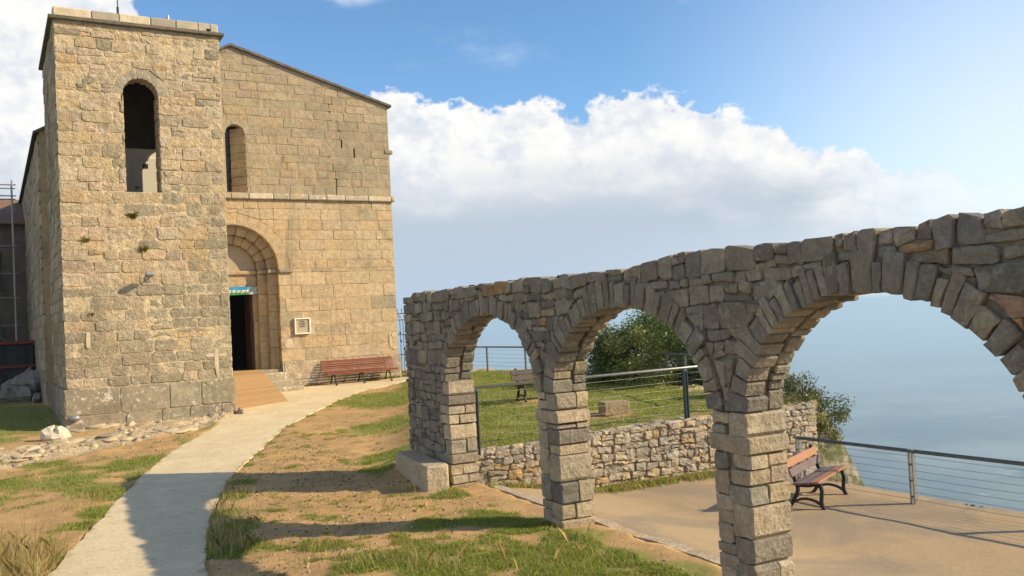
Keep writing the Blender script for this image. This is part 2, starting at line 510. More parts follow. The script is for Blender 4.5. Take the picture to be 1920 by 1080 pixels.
def plain_land_mat():
    m, t = mat_new('distant_plain')
    pos = t.n('ShaderNodeNewGeometry').outputs['Position']
    n1 = t.noise(pos, 0.00028, 6, 0.6)
    n2 = t.noise(pos, 0.0016, 5, 0.6)
    vo = t.n('ShaderNodeTexVoronoi', {'Vector': pos, 'Scale': 0.0024})
    c = t.mix(t.ramp01(n1, 0.38, 0.62), (0.02, 0.05, 0.06), (0.09, 0.11, 0.10))
    c = t.mix(0.35, c, t.mix(t.ramp01(n2, 0.4, 0.6), (0.02, 0.04, 0.03), (0.15, 0.13, 0.09)))
    town = t.math('MULTIPLY', t.math('MULTIPLY', t.ramp01(t.noise(pos, 0.0021, 4, 0.65), 0.62, 0.72), 0.7), t.ramp01(t.noise(pos, 0.0005, 3, 0.5), 0.48, 0.56))
    c = t.mix(town, c, (0.85, 0.83, 0.80))
    c = t.mix(t.math('MULTIPLY', t.ramp01(t.noise(pos, 0.00045, 5, 0.62), 0.46, 0.62), 0.8), c, (0.30, 0.31, 0.27))
    c = t.mix(t.math('MULTIPLY', t.ramp01(vo.outputs['Color'], 0.3, 0.9), 0.22), c, (0.04, 0.08, 0.06))
    finish(t, c, 0.95)
    return m


M_plain = plain_land_mat()


# ------------------------------------------------------------------ terrain
def _hash(ix, iy, s):
    h = (ix.astype(np.int64) * 374761393 + iy.astype(np.int64) * 668265263 + s * 974634777) & 0xffffffff
    h = ((h ^ (h >> 13)) * 1274126177) & 0xffffffff
    return ((h ^ (h >> 16)) & 0xffff) / 65535.0


def vnoise(x, y, s=0):
    x = np.asarray(x, float); y = np.asarray(y, float)
    ix, iy = np.floor(x), np.floor(y)
    fx, fy = x - ix, y - iy
    fx = fx * fx * (3 - 2 * fx); fy = fy * fy * (3 - 2 * fy)
    a = _hash(ix, iy, s) * (1 - fx) + _hash(ix + 1, iy, s) * fx
    b = _hash(ix, iy + 1, s) * (1 - fx) + _hash(ix + 1, iy + 1, s) * fx
    return a * (1 - fy) + b * fy


def fbm(x, y, s=0, oct=4, gain=0.5):
    v, a, tot = 0.0, 1.0, 0.0
    for i in range(oct):
        v = v + a * vnoise(x * 2 ** i + 17.3 * i, y * 2 ** i + 5.7 * i, s + i)
        tot += a
        a *= gain
    return v / tot


def sstep(a, b, v):
    t = np.clip((v - a) / (b - a), 0, 1)
    return t * t * (3 - 2 * t)


def gsm(x, y):
    """smooth ground height"""
    x = np.asarray(x, float); y = np.asarray(y, float)
    b = 0.71 * np.clip((y - 14) / 18, 0, 1.05) ** 1.5
    l = 0.46 + 0.045 * np.clip(x - 7.5, 0, 4.5) + 0.006 * np.clip(y - 14, 0, 25)
    k = 0.42 * np.maximum(0, y - 16)
    thr = np.interp(x, [6.9, 9.3, 12.0, 14.75], [14.0, 13.6, 13.35, 13.1])
    t = sstep(5.9 + k, 8.0 + k * 1.1, x) * sstep(thr, thr + 0.35, y)
    return b * (1 - t) + l * t


def G(x, y):
    return float(gsm(x, y))


def edge_x(y):
    return np.interp(y, [-400, -60, -10, 13.2, 13.7, 17, 27, 33, 38, 60, 120, 400], [-60, 4, 12.9, 12.9, 15.5, 15.9, 17.3, 16.6, 14.2, 9, -20, -200])


PATH = [(-0.23, 8.64), (0.52, 12.24), (0.87, 13.54), (1.29, 14.94), (2.23, 18.2), (3.6, 21.76), (4.84, 24.07), (6.11, 26.72),
        (6.2, 27.4), (6.3, 29.5), (8.2, 29.5), (8.25, 30.7), (9.3, 30.7), (9.4, 31.4), (10.2, 31.75), (13.5, 31.9), (13.7, 31.6), (12.93, 30.24), (11.21, 29.47), (9.59, 27.61),
        (7.93, 25.39), (6.39, 22.97), (5.18, 20.41), (4.33, 18.6), (3.82, 17.47), (2.92, 14.65), (2.4, 12.55), (2.08, 10.91), (1.49, 7.33)]


def in_poly(x, y, poly):
    x = np.asarray(x); y = np.asarray(y)
    r = np.zeros(x.shape, bool)
    n = len(poly)
    for i in range(n):
        x0, y0 = poly[i]; x1, y1 = poly[(i + 1) % n]
        c = ((y0 > y) != (y1 > y)) & (x < (x1 - x0) * (y - y0) / ((y1 - y0) if y1 != y0 else 1e-9) + x0)
        r ^= c
    return r


ARC_P = np.array([6.43, 10.0])                       # arcade: foot of the middle pier's near corner
ARC_Y = np.array([0.0565, 0.9984])                   # along the arcade
ARC_X = np.array([0.9984, -0.0565])                  # through its thickness, away from the lawn
BLOBS = [  # x, y, radius, strength of turf
    (2.5, 20.3, .9, 1), (1.15, 19.4, .9, .9), (0.3, 19.5, .9, .8), (-.6, 19.8, 1.2, .8), (1.53, 15.85, .45, 1.3), (1.09, 15.12, .35, 1.2), (1.9, 17.2, .5, 1.3), (2.6, 19.0, .5, 1.2), (2.88, 20.9, .5, 1), (0.4, 13.6, .4, .5), (0.1, 14.2, .6, .5),
    (0.2, 12.8, .7, .5), (0.5, 12.4, .3, .6), (-.5, 18.3, 1.2, .7), (1.6, 18.2, .7, .85), (.7, 17.4, .6, .55), (-1.5, 17, 1.2, .6), (1.2, 20.6, .7, .7), (3.42, 15.74, .38, 1.3), (3.0, 14.4, .4, 1.2), (2.85, 13.2, .42, 1.3), (2.62, 12.02, .42, 1.3), (3.92, 16.9, .3, 1.0),
    (2.98, 11.68, .3, .7), (3.56, 11.33, .35, .9), (3.73, 10.07, .5, .8), (5.1, 11.35, .45, 1), (5.82, 11.23, .5, 1), (6.21, 10.44, .5, 1.1), (6.3, 9.6, .45, 1.1), (4.87, 10.0, .6, .9),
    (5.08, 9.19, .7, 1), (5.68, 8.97, .7, 1), (6.01, 8.38, .6, 1), (6.2, 7.6, .5, 1), (5.3, 8.0, .9, 1), (4.22, 9.3, .6, .9), (3.4, 8.9, .7, .6), (5.1, 17.71, .2, .7), (6.0, 20.0, .25, .5),
    (10.49, 27.6, .9, 1.2), (9.9, 26.6, .9, 1.2), (10.61, 25.92, 1.3, 1.3), (8.55, 21.4, 1.1, 1.1), (7.0, 17.3, .7, 1.1), (6.3, 16.2, .35, 1.2), (7.27, 23.0, .45, .45), (3.79, 14.11, .2, .9),
    (6.2, 13.2, .28, 1.3), (-1, 30, 3.2, 1.3), (0.3, 28.2, 1.6, 1.2), (0.0, 25.9, .8, .9), (4.76, 24.4, .5, .7), (5.3, 25.0, .4, .7), (4.1, 23.0, .5, .6), (4.0, 22.4, .35, .8), (4.37, 12.82, .25, .7), (1.0, 21.6, .8, .6),
    (4.45, 18.55, .16, 1.1), (4.9, 19.6, .15, 1.1), (5.5, 20.9, .17, 1.1), (5.9, 21.9, .2, 1.1), (6.6, 23.2, .22, 1.1), (7.6, 24.8, .25, 1.1), (8.7, 26.4, .25, 1.0)]


def grass_mask(x, y):
    x = np.asarray(x, float); y = np.asarray(y, float)
    m = np.zeros(x.shape)
    wob = (fbm(x * 1.7, y * 1.7, 3, 3) - 0.5) * 0.5
    for bx, by, r, s in BLOBS:
        d2 = ((x - bx) ** 2 + (y - by) ** 2) / (r * r)
        m = np.maximum(m, s * np.exp(-d2 * 0.9))
    k = 0.36 * np.maximum(0, y - 16)
    lawn = sstep(6.5 + k, 8.2 + k, x) * sstep(13.5, 14.0, y) * (x < edge_x(y) - 0.3)
    lawn = lawn * (0.75 + 0.35 * fbm(x * .8, y * .8, 11, 3))
    m = np.maximum(m, lawn)
    far = ((x < -3) | (y > 34)) * 0.8
    m = np.maximum(m, far)
    m = m + wob * 0.9 * (m > 0.02)
    # around the lawn bench and block the turf is worn away
    for bx, by, r in ((11.9, 19.1, .8), (11.3, 15.6, .7)):
        m = m - 0.8 * np.exp(-((x - bx) ** 2 + (y - by) ** 2) / (r * r))
    m = np.where(in_poly(x, y, PATH), 0, m)
    return np.clip(m, 0, 1.2)


def rock_mask(x, y):
    # pale limestone breaking through in front of the tower
    x = np.asarray(x, float); y = np.asarray(y, float)
    cy = 22.0 + 0.72 * np.clip(x, -8, 7)
    d = (y - cy) / np.where(y > cy, 1.9, 0.85)
    m = np.exp(-d * d) * sstep(7.2, 5.6, x) * sstep(-9, -2, x)
    m = np.maximum(m, 0.9 * np.exp(-((y - 26.45) / .35) ** 2) * (x > 1.6) * (x < 6.4))
    m = np.maximum(m, 0.8 * sstep(0.9, 0.2, np.abs(x - edge_x(y) + 0.3)) * (y > 13.9))
    return np.clip(m * (0.6 + 0.8 * fbm(x * 1.3, y * 1.3, 23, 3)), 0, 1)


def sheet(name, xs, ys, zf, mat, attrs=None, kind='structure', keep=None):
    X, Y = np.meshgrid(xs, ys)
    Z = zf(X, Y)
    nx, ny = len(xs), len(ys)
    V = np.stack([X.ravel(), Y.ravel(), Z.ravel()], 1)
    i = np.arange((nx - 1) * (ny - 1))
    a = (i // (nx - 1)) * nx + i % (nx - 1)
    F = np.stack([a, a + 1, a + nx + 1, a + nx], 1)
    if keep is not None:
        kx = V[F].mean(1)
        F = F[keep(kx[:, 0], kx[:, 1])]
    me = bpy.data.meshes.new(name)
    me.vertices.add(len(V)); me.vertices.foreach_set('co', V.ravel())
    me.loops.add(F.size); me.loops.foreach_set('vertex_index', F.ravel().astype(np.int32))
    me.polygons.add(len(F))
    me.polygons.foreach_set('loop_start', np.arange(0, F.size, 4, dtype=np.int32))
    me.polygons.foreach_set('loop_total', np.full(len(F), 4, dtype=np.int32))
    me.polygons.foreach_set('use_smooth', np.ones(len(F), bool))
    for nm, fn in (attrs or {}).items():
        at = me.attributes.new(nm, 'FLOAT', 'POINT')
        at.data.foreach_set('value', fn(V[:, 0], V[:, 1]).astype(np.float32))
    me.update(); me.validate()
    me.materials.append(mat)
    o = bpy.data.objects.new(name, me)
    COL.objects.link(o)
    o['kind'] = kind
    return o


def ground_z(x, y):
    z = gsm(x, y)
    z = z + (fbm(x * 0.8, y * 0.8, 31, 4) - 0.5) * 0.06 + (fbm(x * 3.5, y * 3.5, 37, 3) - 0.5) * 0.05
    z = z + rock_mask(x, y) * ((fbm(x * 2.3, y * 2.3, 41, 3) - 0.35) * 0.25 + (fbm(x * 7, y * 7, 43, 2) - .5) * .11)
    z = np.where(in_poly(x, y, PATH), gsm(x, y) - 0.06, z)
    # terrace hollow
    ax = (x - ARC_P[0]) * ARC_X[0] + (y - ARC_P[1]) * ARC_X[1]
    t = (ax > 0.55) & (y < np.interp(x, [6.5, 6.95, 9.3, 12.0, 14.75, 20], [14.2, 14.25, 13.85, 13.6, 13.35, 13.1])) & (x > 6)
    z = np.where(t, -0.9, z)
    e = x - edge_x(y)
    far = np.maximum(e, 0)
    z = np.where(e > 0, z - far * 1.45 - far * 0.9 * (fbm(x * .35, y * .35, 51, 4) - .5), z)
    lx = np.maximum(-x - 40, 0)
    z = z - lx * 0.9 - np.maximum(-y - 30, 0) * 0.9
    return z


fx = np.concatenate([[-500, -250, -120, -70, -45, -30, -22, -16, -12, -9, -7, -5.5], np.arange(-4.5, 7.6, 0.09), np.arange(7.7, 19.5, 0.14), [20, 21, 23, 26, 32, 45, 70, 120, 250, 500]])
fy = np.concatenate([[-500, -250, -120, -60, -30, -15, -6, -2, 1, 3, 4.5], np.arange(5.5, 20, 0.09), np.arange(20.1, 38, 0.14), [39, 41, 44, 48, 54, 62, 75, 100, 160, 300, 500]])
sheet('ground', fx, fy, ground_z, M_ground, {'grass': lambda x, y: np.clip(grass_mask(x, y), 0, 1), 'rock': rock_mask})

# far plain, a thousand metres below
mb = MB()
n = 48
ring = [(60000 * math.cos(2 * math.pi * i / n), 60000 * math.sin(2 * math.pi * i / n), -900) for i in range(n)]
mb.add(ring, [tuple(range(n))])
mb.build('valley_plain', M_plain, kind='structure')

# the air between
hz, t = mat_new('haze_air')
vp = t.n('ShaderNodeVolumePrincipled', {'Color': (0.57, 0.79, 1.0, 1), 'Density': 0.00015, 'Anisotropy': 0.15})
t.n('ShaderNodeOutputMaterial', {'Volume': vp.outputs[0]})
mb = MB()
mb.box2((-61000, -61000, -902), (61000, 61000, 17.5))
mb.build('haze', hz, kind='stuff')


# concrete path as a slab with thickness
def slab(name, poly, zf, top, thick, mat, step=0.35, jitter=0.03):
    """triangulated slab following the ground"""
    import bmesh
    from mathutils.geometry import delaunay_2d_cdt
    rng = random.Random(5)
    pts = []
    n = len(poly)
    for i in range(n):
        a, b = Vector(poly[i]), Vector(poly[(i + 1) % n])
        k = max(1, int((b - a).length / 0.22))
        for j in range(k):
            p = a.lerp(b, j / k)
            q = p + Vector((rng.uniform(-1, 1), rng.uniform(-1, 1))) * jitter
            pts.append(q)
    nb = len(pts)
    xs = [p.x for p in pts]; ys = [p.y for p in pts]
    outl = [(p.x, p.y) for p in pts]
    y = min(ys)
    gx, gy = np.meshgrid(np.arange(min(xs), max(xs), step), np.arange(min(ys), max(ys), step))
    ins = in_poly(gx.ravel(), gy.ravel(), outl)
    inner = [Vector((a, b)) for a, b, c in zip(gx.ravel(), gy.ravel(), ins) if c]
    res = delaunay_2d_cdt(pts + inner, [], [list(range(nb))], 1, 1e-4)
    vv, ff = res[0], res[2]
    mb = MB()
    V = [(p.x, p.y, float(zf(p.x, p.y)) + top) for p in vv]
    k = len(V)
    mb.add(V, [tuple(f) for f in ff])
    for i_, p in enumerate(vv):
        mb.c[i_] = (1, 1, 1) if i_ < nb else (0, 0, 0)
    side = [(p.x, p.y, float(zf(p.x, p.y)) + top) for p in pts]
    low = [(x, y, z - thick) for x, y, z in side]
    mb.add(side + low, [(i, i + nb, (i + 1) % nb + nb, (i + 1) % nb) for i in range(nb)])
    return mb.build(name, mat, kind='structure')


# round the outline a little (Chaikin on the two long sides)
def chaikin(p, it=2):
    for _ in range(it):
        q = []
        for i in range(len(p)):
            a, b = p[i], p[(i + 1) % len(p)]
            q.append((a[0] * .75 + b[0] * .25, a[1] * .75 + b[1] * .25))
            q.append((a[0] * .25 + b[0] * .75, a[1] * .25 + b[1] * .75))
        p = q
    return p


slab('path', chaikin(PATH, 2), gsm, 0.012, 0.16, M_path)


def arc_pt(s, t, z=0.0):
    """arcade coordinates: along s, through the wall t (0 near face, + away)"""
    p = ARC_P + ARC_Y * s + ARC_X * t
    return (p[0], p[1], z)


def terrace_z(x, y):
    ax = (x - ARC_P[0]) * ARC_X[0] + (y - ARC_P[1]) * ARC_X[1]
    return -0.10 - 0.30 * sstep(0.5, 3.0, ax) + (fbm(x * 1.2, y * 1.2, 61, 3) - .5) * 0.03


def tk(x, y):
    ax = (x - ARC_P[0]) * ARC_X[0] + (y - ARC_P[1]) * ARC_X[1]
    return (ax > 0.5) & (x < 12.78 + 0.16 * (fbm(y * 2.2, y * 0.3, 71, 3) - .5))


sheet('terrace', np.arange(6.0, 13.1, 0.1), np.arange(-6, 14.6, 0.1), terrace_z, M_terrace, keep=tk)

# concrete kerb along the arcade's far foot
rng = random.Random(3)
s = 3.55
kr = MB()
V = []
P = []
ss_ = np.arange(-12, 3.56, 0.3)
for i, q in enumerate(ss_):
    j = rng.uniform(-.015, .015)
    P.append([arc_pt(q, .50, -.25), arc_pt(q, .50, 0.0 + j), arc_pt(q, .70 + j, -0.012 + j), arc_pt(q, .74 + j, -.25)])
for a, b in zip(P[:-1], P[1:]):
    kr.add(a + b, [(0, 1, 5, 4), (1, 2, 6, 5), (2, 3, 7, 6)])
kr.c = [(.44, .355, .25)] * len(kr.v)
kr.build('kerb', M_ret, kind='structure')


# ------------------------------------------------------------------ masonry
CAMP = np.array([0, 0, CAM_Z])
R3 = np.array([list(_r2), list(-_u3), list(_f2)])


def to_px(p):
    c = R3 @ (np.array(p) - CAMP)
    if c[2] < 0.3:
        return None
    return 960 + FPX * c[0] / c[2], 540 + FPX * c[1] / c[2], c[2]


def px_score(center, area):
    q = to_px(center)
    if q is None or not (-60 < q[0] < 1980 and -60 < q[1] < 1140):
        return area * 0.001
    return area * (FPX / q[2]) ** 2


def poly_area(p):
    return 0.5 * abs(sum(p[i][0] * p[(i + 1) % len(p)][1] - p[(i + 1) % len(p)][0] * p[i][1] for i in range(len(p))))


def centroid(p):
    return (sum(q[0] for q in p) / len(p), sum(q[1] for q in p) / len(p))


def clip_half(p, n, d):
    """keep points with n.q >= d"""
    out = []
    for i in range(len(p)):
        a, b = p[i], p[(i + 1) % len(p)]
        da, db = n[0] * a[0] + n[1] * a[1] - d, n[0] * b[0] + n[1] * b[1] - d
        if da >= 0:
            out.append(a)
        if (da >= 0) != (db >= 0):
            k = da / (da - db)
            out.append((a[0] + (b[0] - a[0]) * k, a[1] + (b[1] - a[1]) * k))
    return out


def outside_ellipse(p, c, A, B):
    """what is left of polygon p outside the ellipse (centre c, half axes A, B), upper half"""
    if len(p) < 3:
        return []
    if all(((q[0] - c[0]) / A) ** 2 + ((q[1] - c[1]) / B) ** 2 > 1.0 for q in p):
        g = centroid(p)
        # the middle of an edge may still dip in
        dips = False
        for i in range(len(p)):
            a, b = p[i], p[(i + 1) % len(p)]
            m = ((a[0] + b[0]) / 2, (a[1] + b[1]) / 2)
            if ((m[0] - c[0]) / A) ** 2 + ((m[1] - c[1]) / B) ** 2 < 1:
                dips = True
        if not dips:
            return p
    g = centroid(p)
    best = []
    t0 = math.atan2((g[1] - c[1]) / B, (g[0] - c[0]) / A)
    for dt in (-.22, -.12, 0, .12, .22):
        t = t0 + dt
        e = (c[0] + A * math.cos(t), c[1] + B * math.sin(t))
        nn = (math.cos(t) / A, math.sin(t) / B)
        q = clip_half(p, nn, nn[0] * e[0] + nn[1] * e[1])
        if len(q) >= 3 and (not best or poly_area(q) > poly_area(best)):
            best = q
    return best


def tidy(p, gap, rng, chip=0.16, jit=0.006):
    """shrink a polygon by the joint, break its corners"""
    g = centroid(p)
    # drop points that are too close together
    q = []
    for a in p:
        if not q or math.hypot(a[0] - q[-1][0], a[1] - q[-1][1]) > 0.015:
            q.append(a)
    if len(q) > 2 and math.hypot(q[0][0] - q[-1][0], q[0][1] - q[-1][1]) < 0.015:
        q.pop()
    if len(q) < 3:
        return None
    n = len(q)
    area2 = sum(q[i][0] * q[(i + 1) % n][1] - q[(i + 1) % n][0] * q[i][1] for i in range(n))
    if area2 < 0:
        q = q[::-1]
    # inset by half planes
    r = q
    for i in range(n):
        a, b = q[i], q[(i + 1) % n]
        L = math.hypot(b[0] - a[0], b[1] - a[1])
        nn = (-(b[1] - a[1]) / L, (b[0] - a[0]) / L)
        r = clip_half(r, nn, nn[0] * a[0] + nn[1] * a[1] + gap * rng.uniform(.6, 1.4))
        if len(r) < 3:
            return None
    n = len(r)
    o = []
    for i in range(n):
        a, b, c = r[i - 1], r[i], r[(i + 1) % n]
        la, lc = math.hypot(a[0] - b[0], a[1] - b[1]), math.hypot(c[0] - b[0], c[1] - b[1])
        k = min(chip * rng.uniform(.5, 1.3), .4)
        ka, kc = min(k, .07 / max(la, 1e-4)), min(k, .07 / max(lc, 1e-4))
        ka, kc = max(ka, .04), max(kc, .04)
        for (e, kk) in ((a, ka), (c, kc)):
            o.append((b[0] + (e[0] - b[0]) * kk + rng.uniform(-jit, jit), b[1] + (e[1] - b[1]) * kk + rng.uniform(-jit, jit)))
        if lc > .17 and n <= 5:
            k = rng.uniform(.35, .65)
            o.append((b[0] + (c[0] - b[0]) * k + rng.uniform(-jit, jit) * 1.3, b[1] + (c[1] - b[1]) * k + rng.uniform(-jit, jit) * 1.3))
    return o


def stone_mesh(poly, fr, n0, n1, bev, rng, bulge=0.006, rough=0.004, backbev=False):
    """poly in (u, v); fr = (O, U, V, N); from depth n0 (back) to n1 (front)"""
    O, U, V, N = fr
    n = len(poly)
    g = centroid(poly)
    def P(u, v, d):
        return (O[0] + U[0] * u + V[0] * v + N[0] * d, O[1] + U[1] * u + V[1] * v + N[1] * d, O[2] + U[2] * u + V[2] * v + N[2] * d)
    def inset(b):
        r = []
        for q in poly:
            L = math.hypot(q[0] - g[0], q[1] - g[1])
            k = max(0.3, 1 - b / max(L, 1e-4))
            r.append((g[0] + (q[0] - g[0]) * k, g[1] + (q[1] - g[1]) * k))
        return r
    vs_, fs = [], []
    if backbev:
        vs_ += [P(*q, n0) for q in inset(bev)]
        vs_ += [P(*q, n0 + bev * .8) for q in poly]
    else:
        vs_ += [P(*q, n0) for q in poly]
    vs_ += [P(*q, n1 - bev * .8 + rng.uniform(-rough, rough)) for q in poly]
    vs_ += [P(*q, n1 + rng.uniform(-rough, rough)) for q in inset(bev)]
    rings = len(vs_) // n
    for k in range(rings - 1):
        for i in range(n):
            j = (i + 1) % n
            fs.append((k * n + i, k * n + j, (k + 1) * n + j, (k + 1) * n + i))
    vs_.append(P(*g, n1 + bulge * rng.uniform(.2, 1.4)))
    c = len(vs_) - 1
    k = (rings - 1) * n
    for i in range(n):
        fs.append((k + i, k + (i + 1) % n, c))
    if backbev:
        fs.append(tuple(range(n - 1, -1, -1)))
    return vs_, fs


def emit(root, stones, mat, limit=300, name='stone', rest='small_stones', min_px=55):
    """stones: list of (verts, faces, colour, score, material or None): the largest in view as parts, the rest joined"""
    stones = sorted(stones, key=lambda s: -s[3])
    restmb = {}
    k = 0
    for s in stones:
        m = s[4] if len(s) > 4 and s[4] is not None else mat
        if k < limit and s[3] > min_px:
            MB().add(s[0], s[1], s[2]).build(name, m, root)
            k += 1
        else:
            restmb.setdefault(m.name, (m, MB()))[1].add(s[0], s[1], s[2])
    if len(restmb) > 1:                       # one stuff part, several materials: keep the commonest
        best = max(restmb.values(), key=lambda e: len(e[1].v))
        for e in restmb.values():
            if e is not best:
                kk = len(best[1].v)
                best[1].v.extend(e[1].v); best[1].c.extend(e[1].c)
                best[1].f.extend(tuple(i + kk for i in f) for f in e[1].f)
        restmb = {'a': best}
    for m, b in restmb.values():
        b.build(rest, m, root, kind='stuff')
    return k


def pick(rng, pal, v=0.12):
    c = rng.choice(pal)
    k = 1 + rng.uniform(-v, v)
    return tuple(max(0.01, x * k * (1 + rng.uniform(-.02, .02))) for x in c)


def rows(u0, u1, v0, v1, hmin, hmax, wmin, wmax, rng, levels=(), wav=0.012, split=0.0, fixed=None, lean=0.02):
    """coursed masonry: quads in (u, v). levels: heights that must be bed joints; fixed(v0, v1): extra vertical joints"""
    lv = sorted(set([v0, v1] + [l for l in levels if v0 < l < v1]))
    beds = [v0]
    for a, b in zip(lv[:-1], lv[1:]):
        k = max(1, round((b - a) / ((hmin + hmax) / 2)))
        hs = [rng.uniform(hmin, hmax) for _ in range(k)]
        f = (b - a) / sum(hs)
        z = a
        for h in hs[:-1]:
            z += h * f
            beds.append(z)
        beds.append(b)
    def bed(i, u):
        if i == 0 or i == len(beds) - 1 or any(abs(beds[i] - l) < 1e-6 for l in lv):
            return beds[i]
        return beds[i] + wav * (2 * vnoise(u * 1.1 + 3.1 * i, i * 7.7, 5) - 1) + wav * (2 * vnoise(u * 3.3 + 1.1 * i, i * 3.7, 6) - 1)
    out = []
    for i in range(len(beds) - 1):
        h = beds[i + 1] - beds[i]
        fx_ = sorted(fixed(beds[i], beds[i + 1])) if fixed else []
        stops = [u0] + [q for q in fx_ if u0 < q < u1] + [u1]
        for a, b in zip(stops[:-1], stops[1:]):
            us = [a]
            while us[-1] < b - 1e-6:
                w_ = rng.uniform(wmin, wmax) * (0.7 + 0.6 * h / hmax)
                if us[-1] + w_ > b - wmin * 0.6:
                    us.append(b)
                else:
                    us.append(us[-1] + w_)
            for j in range(len(us) - 1):
                ua, ub = us[j], us[j + 1]
                la = 0 if ua in stops else rng.uniform(-lean, lean)
                lb = 0 if ub in stops else rng.uniform(-lean, lean)
                q = [(ua + 0, bed(i, ua)), (ub, bed(i, ub)), (ub, bed(i + 1, ub)), (ua, bed(i + 1, ua))]
                if split > 0 and rng.random() < split and h > 0.15:
                    kx = rng.uniform(.35, .65)
                    m0 = bed(i, ua) + (bed(i + 1, ua) - bed(i, ua)) * (kx + rng.uniform(-.08, .08))
                    m1 = bed(i, ub) + (bed(i + 1, ub) - bed(i, ub)) * (kx + rng.uniform(-.08, .08))
                    out.append([q[0], q[1], (ub, m1), (ua, m0)])
                    if rng.random() < .5 and ub - ua > .2:
                        um = ua + (ub - ua) * rng.uniform(.35, .65)
                        mm = (m0 + m1) / 2
                        tt = (q[2][1] + q[3][1]) / 2
                        out.append([(ua, m0), (um, mm), (um, tt), (ua, q[3][1])])
                        out.append([(um, mm), (ub, m1), (ub, q[2][1]), (um, tt)])
                    else:
                        out.append([(ua, m0), (ub, m1), q[2], q[3]])
                else:
                    out.append(q)
    return out


def strips(mb, fr, u0, u1, v0, v1, holes, thick, dv=0.05, n=0.0, topf=None):
    """mortar core: horizontal strips of a wall with its openings left out. holes(v) -> list of (a, b)"""
    O, U, V, N = [np.array(q, float) for q in fr]
    k = max(1, round((v1 - v0) / dv))
    runs = {}
    prev = {}
    segs = []
    for i in range(k):
        a, b = v0 + (v1 - v0) * i / k, v0 + (v1 - v0) * (i + 1) / k
        vm = (a + b) / 2
        ua, ub = u0, u1
        if topf:
            r = topf(vm)
            if r is None:
                continue
            ua, ub = max(ua, r[0]), min(ub, r[1])
        cuts = sorted(holes(vm))
        x = ua
        cur = []
        for c0, c1 in cuts:
            if c1 <= x or c0 >= ub:
                continue
            if c0 > x:
                cur.append((round(x, 4), round(c0, 4)))
            x = max(x, c1)
        if x < ub:
            cur.append((round(x, 4), round(ub, 4)))
        nxt = {}
        for sgm in cur:
            if sgm in prev:
                nxt[sgm] = (prev[sgm][0], b)
            else:
                nxt[sgm] = (a, b)
        for sgm, r in prev.items():
            if sgm not in nxt:
                segs.append((sgm, r))
        prev = nxt
    segs += list(prev.items())
    for (a, b), (c, d) in segs:
        pts = [O + U * uu + V * vv + N * nn for nn in (n - thick, n) for uu, vv in ((a, c), (b, c), (b, d), (a, d))]
        mb.add([tuple(p) for p in pts], [(3, 2, 1, 0), (4, 5, 6, 7), (0, 1, 5, 4), (1, 2, 6, 5), (2, 3, 7, 6), (3, 0, 4, 7)])
    return mb


# ------------------------------------------------------------------ arcade of three arches
ARC_T = 0.46                                         # thickness
ARC_TOP = 3.32
arches = [(2.17, 1.58), (-1.50, 1.555), (-5.06, 1.41)]   # centre along s, half span
ARC_Z0, ARC_B = 1.76, 1.09                           # springing of the curve, rise
arc_root = empty('stone_arcade', arc_pt(-1.5, 0.23, 0), 'rough grey fieldstone arcade wall with three round arches on square piers', 'arcade')
fr_front = (np.array(arc_pt(0, 0, 0)), np.array([*ARC_Y, 0]), np.array([0, 0, 1.]), np.array([-ARC_X[0], -ARC_X[1], 0]))
fr_back = (np.array(arc_pt(0, ARC_T, 0)), np.array([*ARC_Y, 0]), np.array([0, 0, 1.]), np.array([ARC_X[0], ARC_X[1], 0]))
PAL_ARC = [(0.195, 0.179, 0.147), (0.218, 0.202, 0.165), (0.245, 0.226, 0.177), (0.269, 0.243, 0.189), (0.230, 0.206, 0.159), (0.185, 0.175, 0.150), (0.291, 0.250, 0.177), (0.213, 0.190, 0.151), (0.258, 0.238, 0.189)]
PAL_OCH = [(0.360, 0.230, 0.100), (0.320, 0.220, 0.115), (0.290, 0.195, 0.115), (0.270, 0.180, 0.120)]
PAL_JAMB = [(0.410, 0.346, 0.253), (0.377, 0.319, 0.230), (0.442, 0.378, 0.275), (0.345, 0.296, 0.218), (0.410, 0.335, 0.230)]
rng = random.Random(11)
arc_stones, arc_back = [], []


def arc_add(poly, n0, n1, col, bev=.014, front=True, bulge=.008, rough=.006, gap=.006, both=False, chip=.14, boost=1.0):
    q = tidy(poly, gap, rng, chip, .008)
    if not q or poly_area(q) < .0012:
        return
    bev *= rng.uniform(.45, 1.1)
    fr = fr_front if front else fr_back
    v_, f_ = stone_mesh(q, fr, n0, n1, bev, rng, bulge, rough, both)
    g = centroid(q)
    ctr = np.array(fr[0]) + fr[1] * g[0] + fr[2] * g[1]
    (arc_stones if front else arc_back).append((v_, f_, col, px_score(ctr, poly_area(q)) * boost, None))


def ring_w(t):
    return .25 + .08 * math.sin(t) ** 1.5


def ell(c, a, t, w_=0.0):
    p = (c + a * math.cos(t), ARC_Z0 + ARC_B * math.sin(t))
    if w_:
        nn = (math.cos(t) / a, math.sin(t) / ARC_B)
        L = math.hypot(*nn)
        p = (p[0] + nn[0] / L * w_, p[1] + nn[1] / L * w_)
    return p


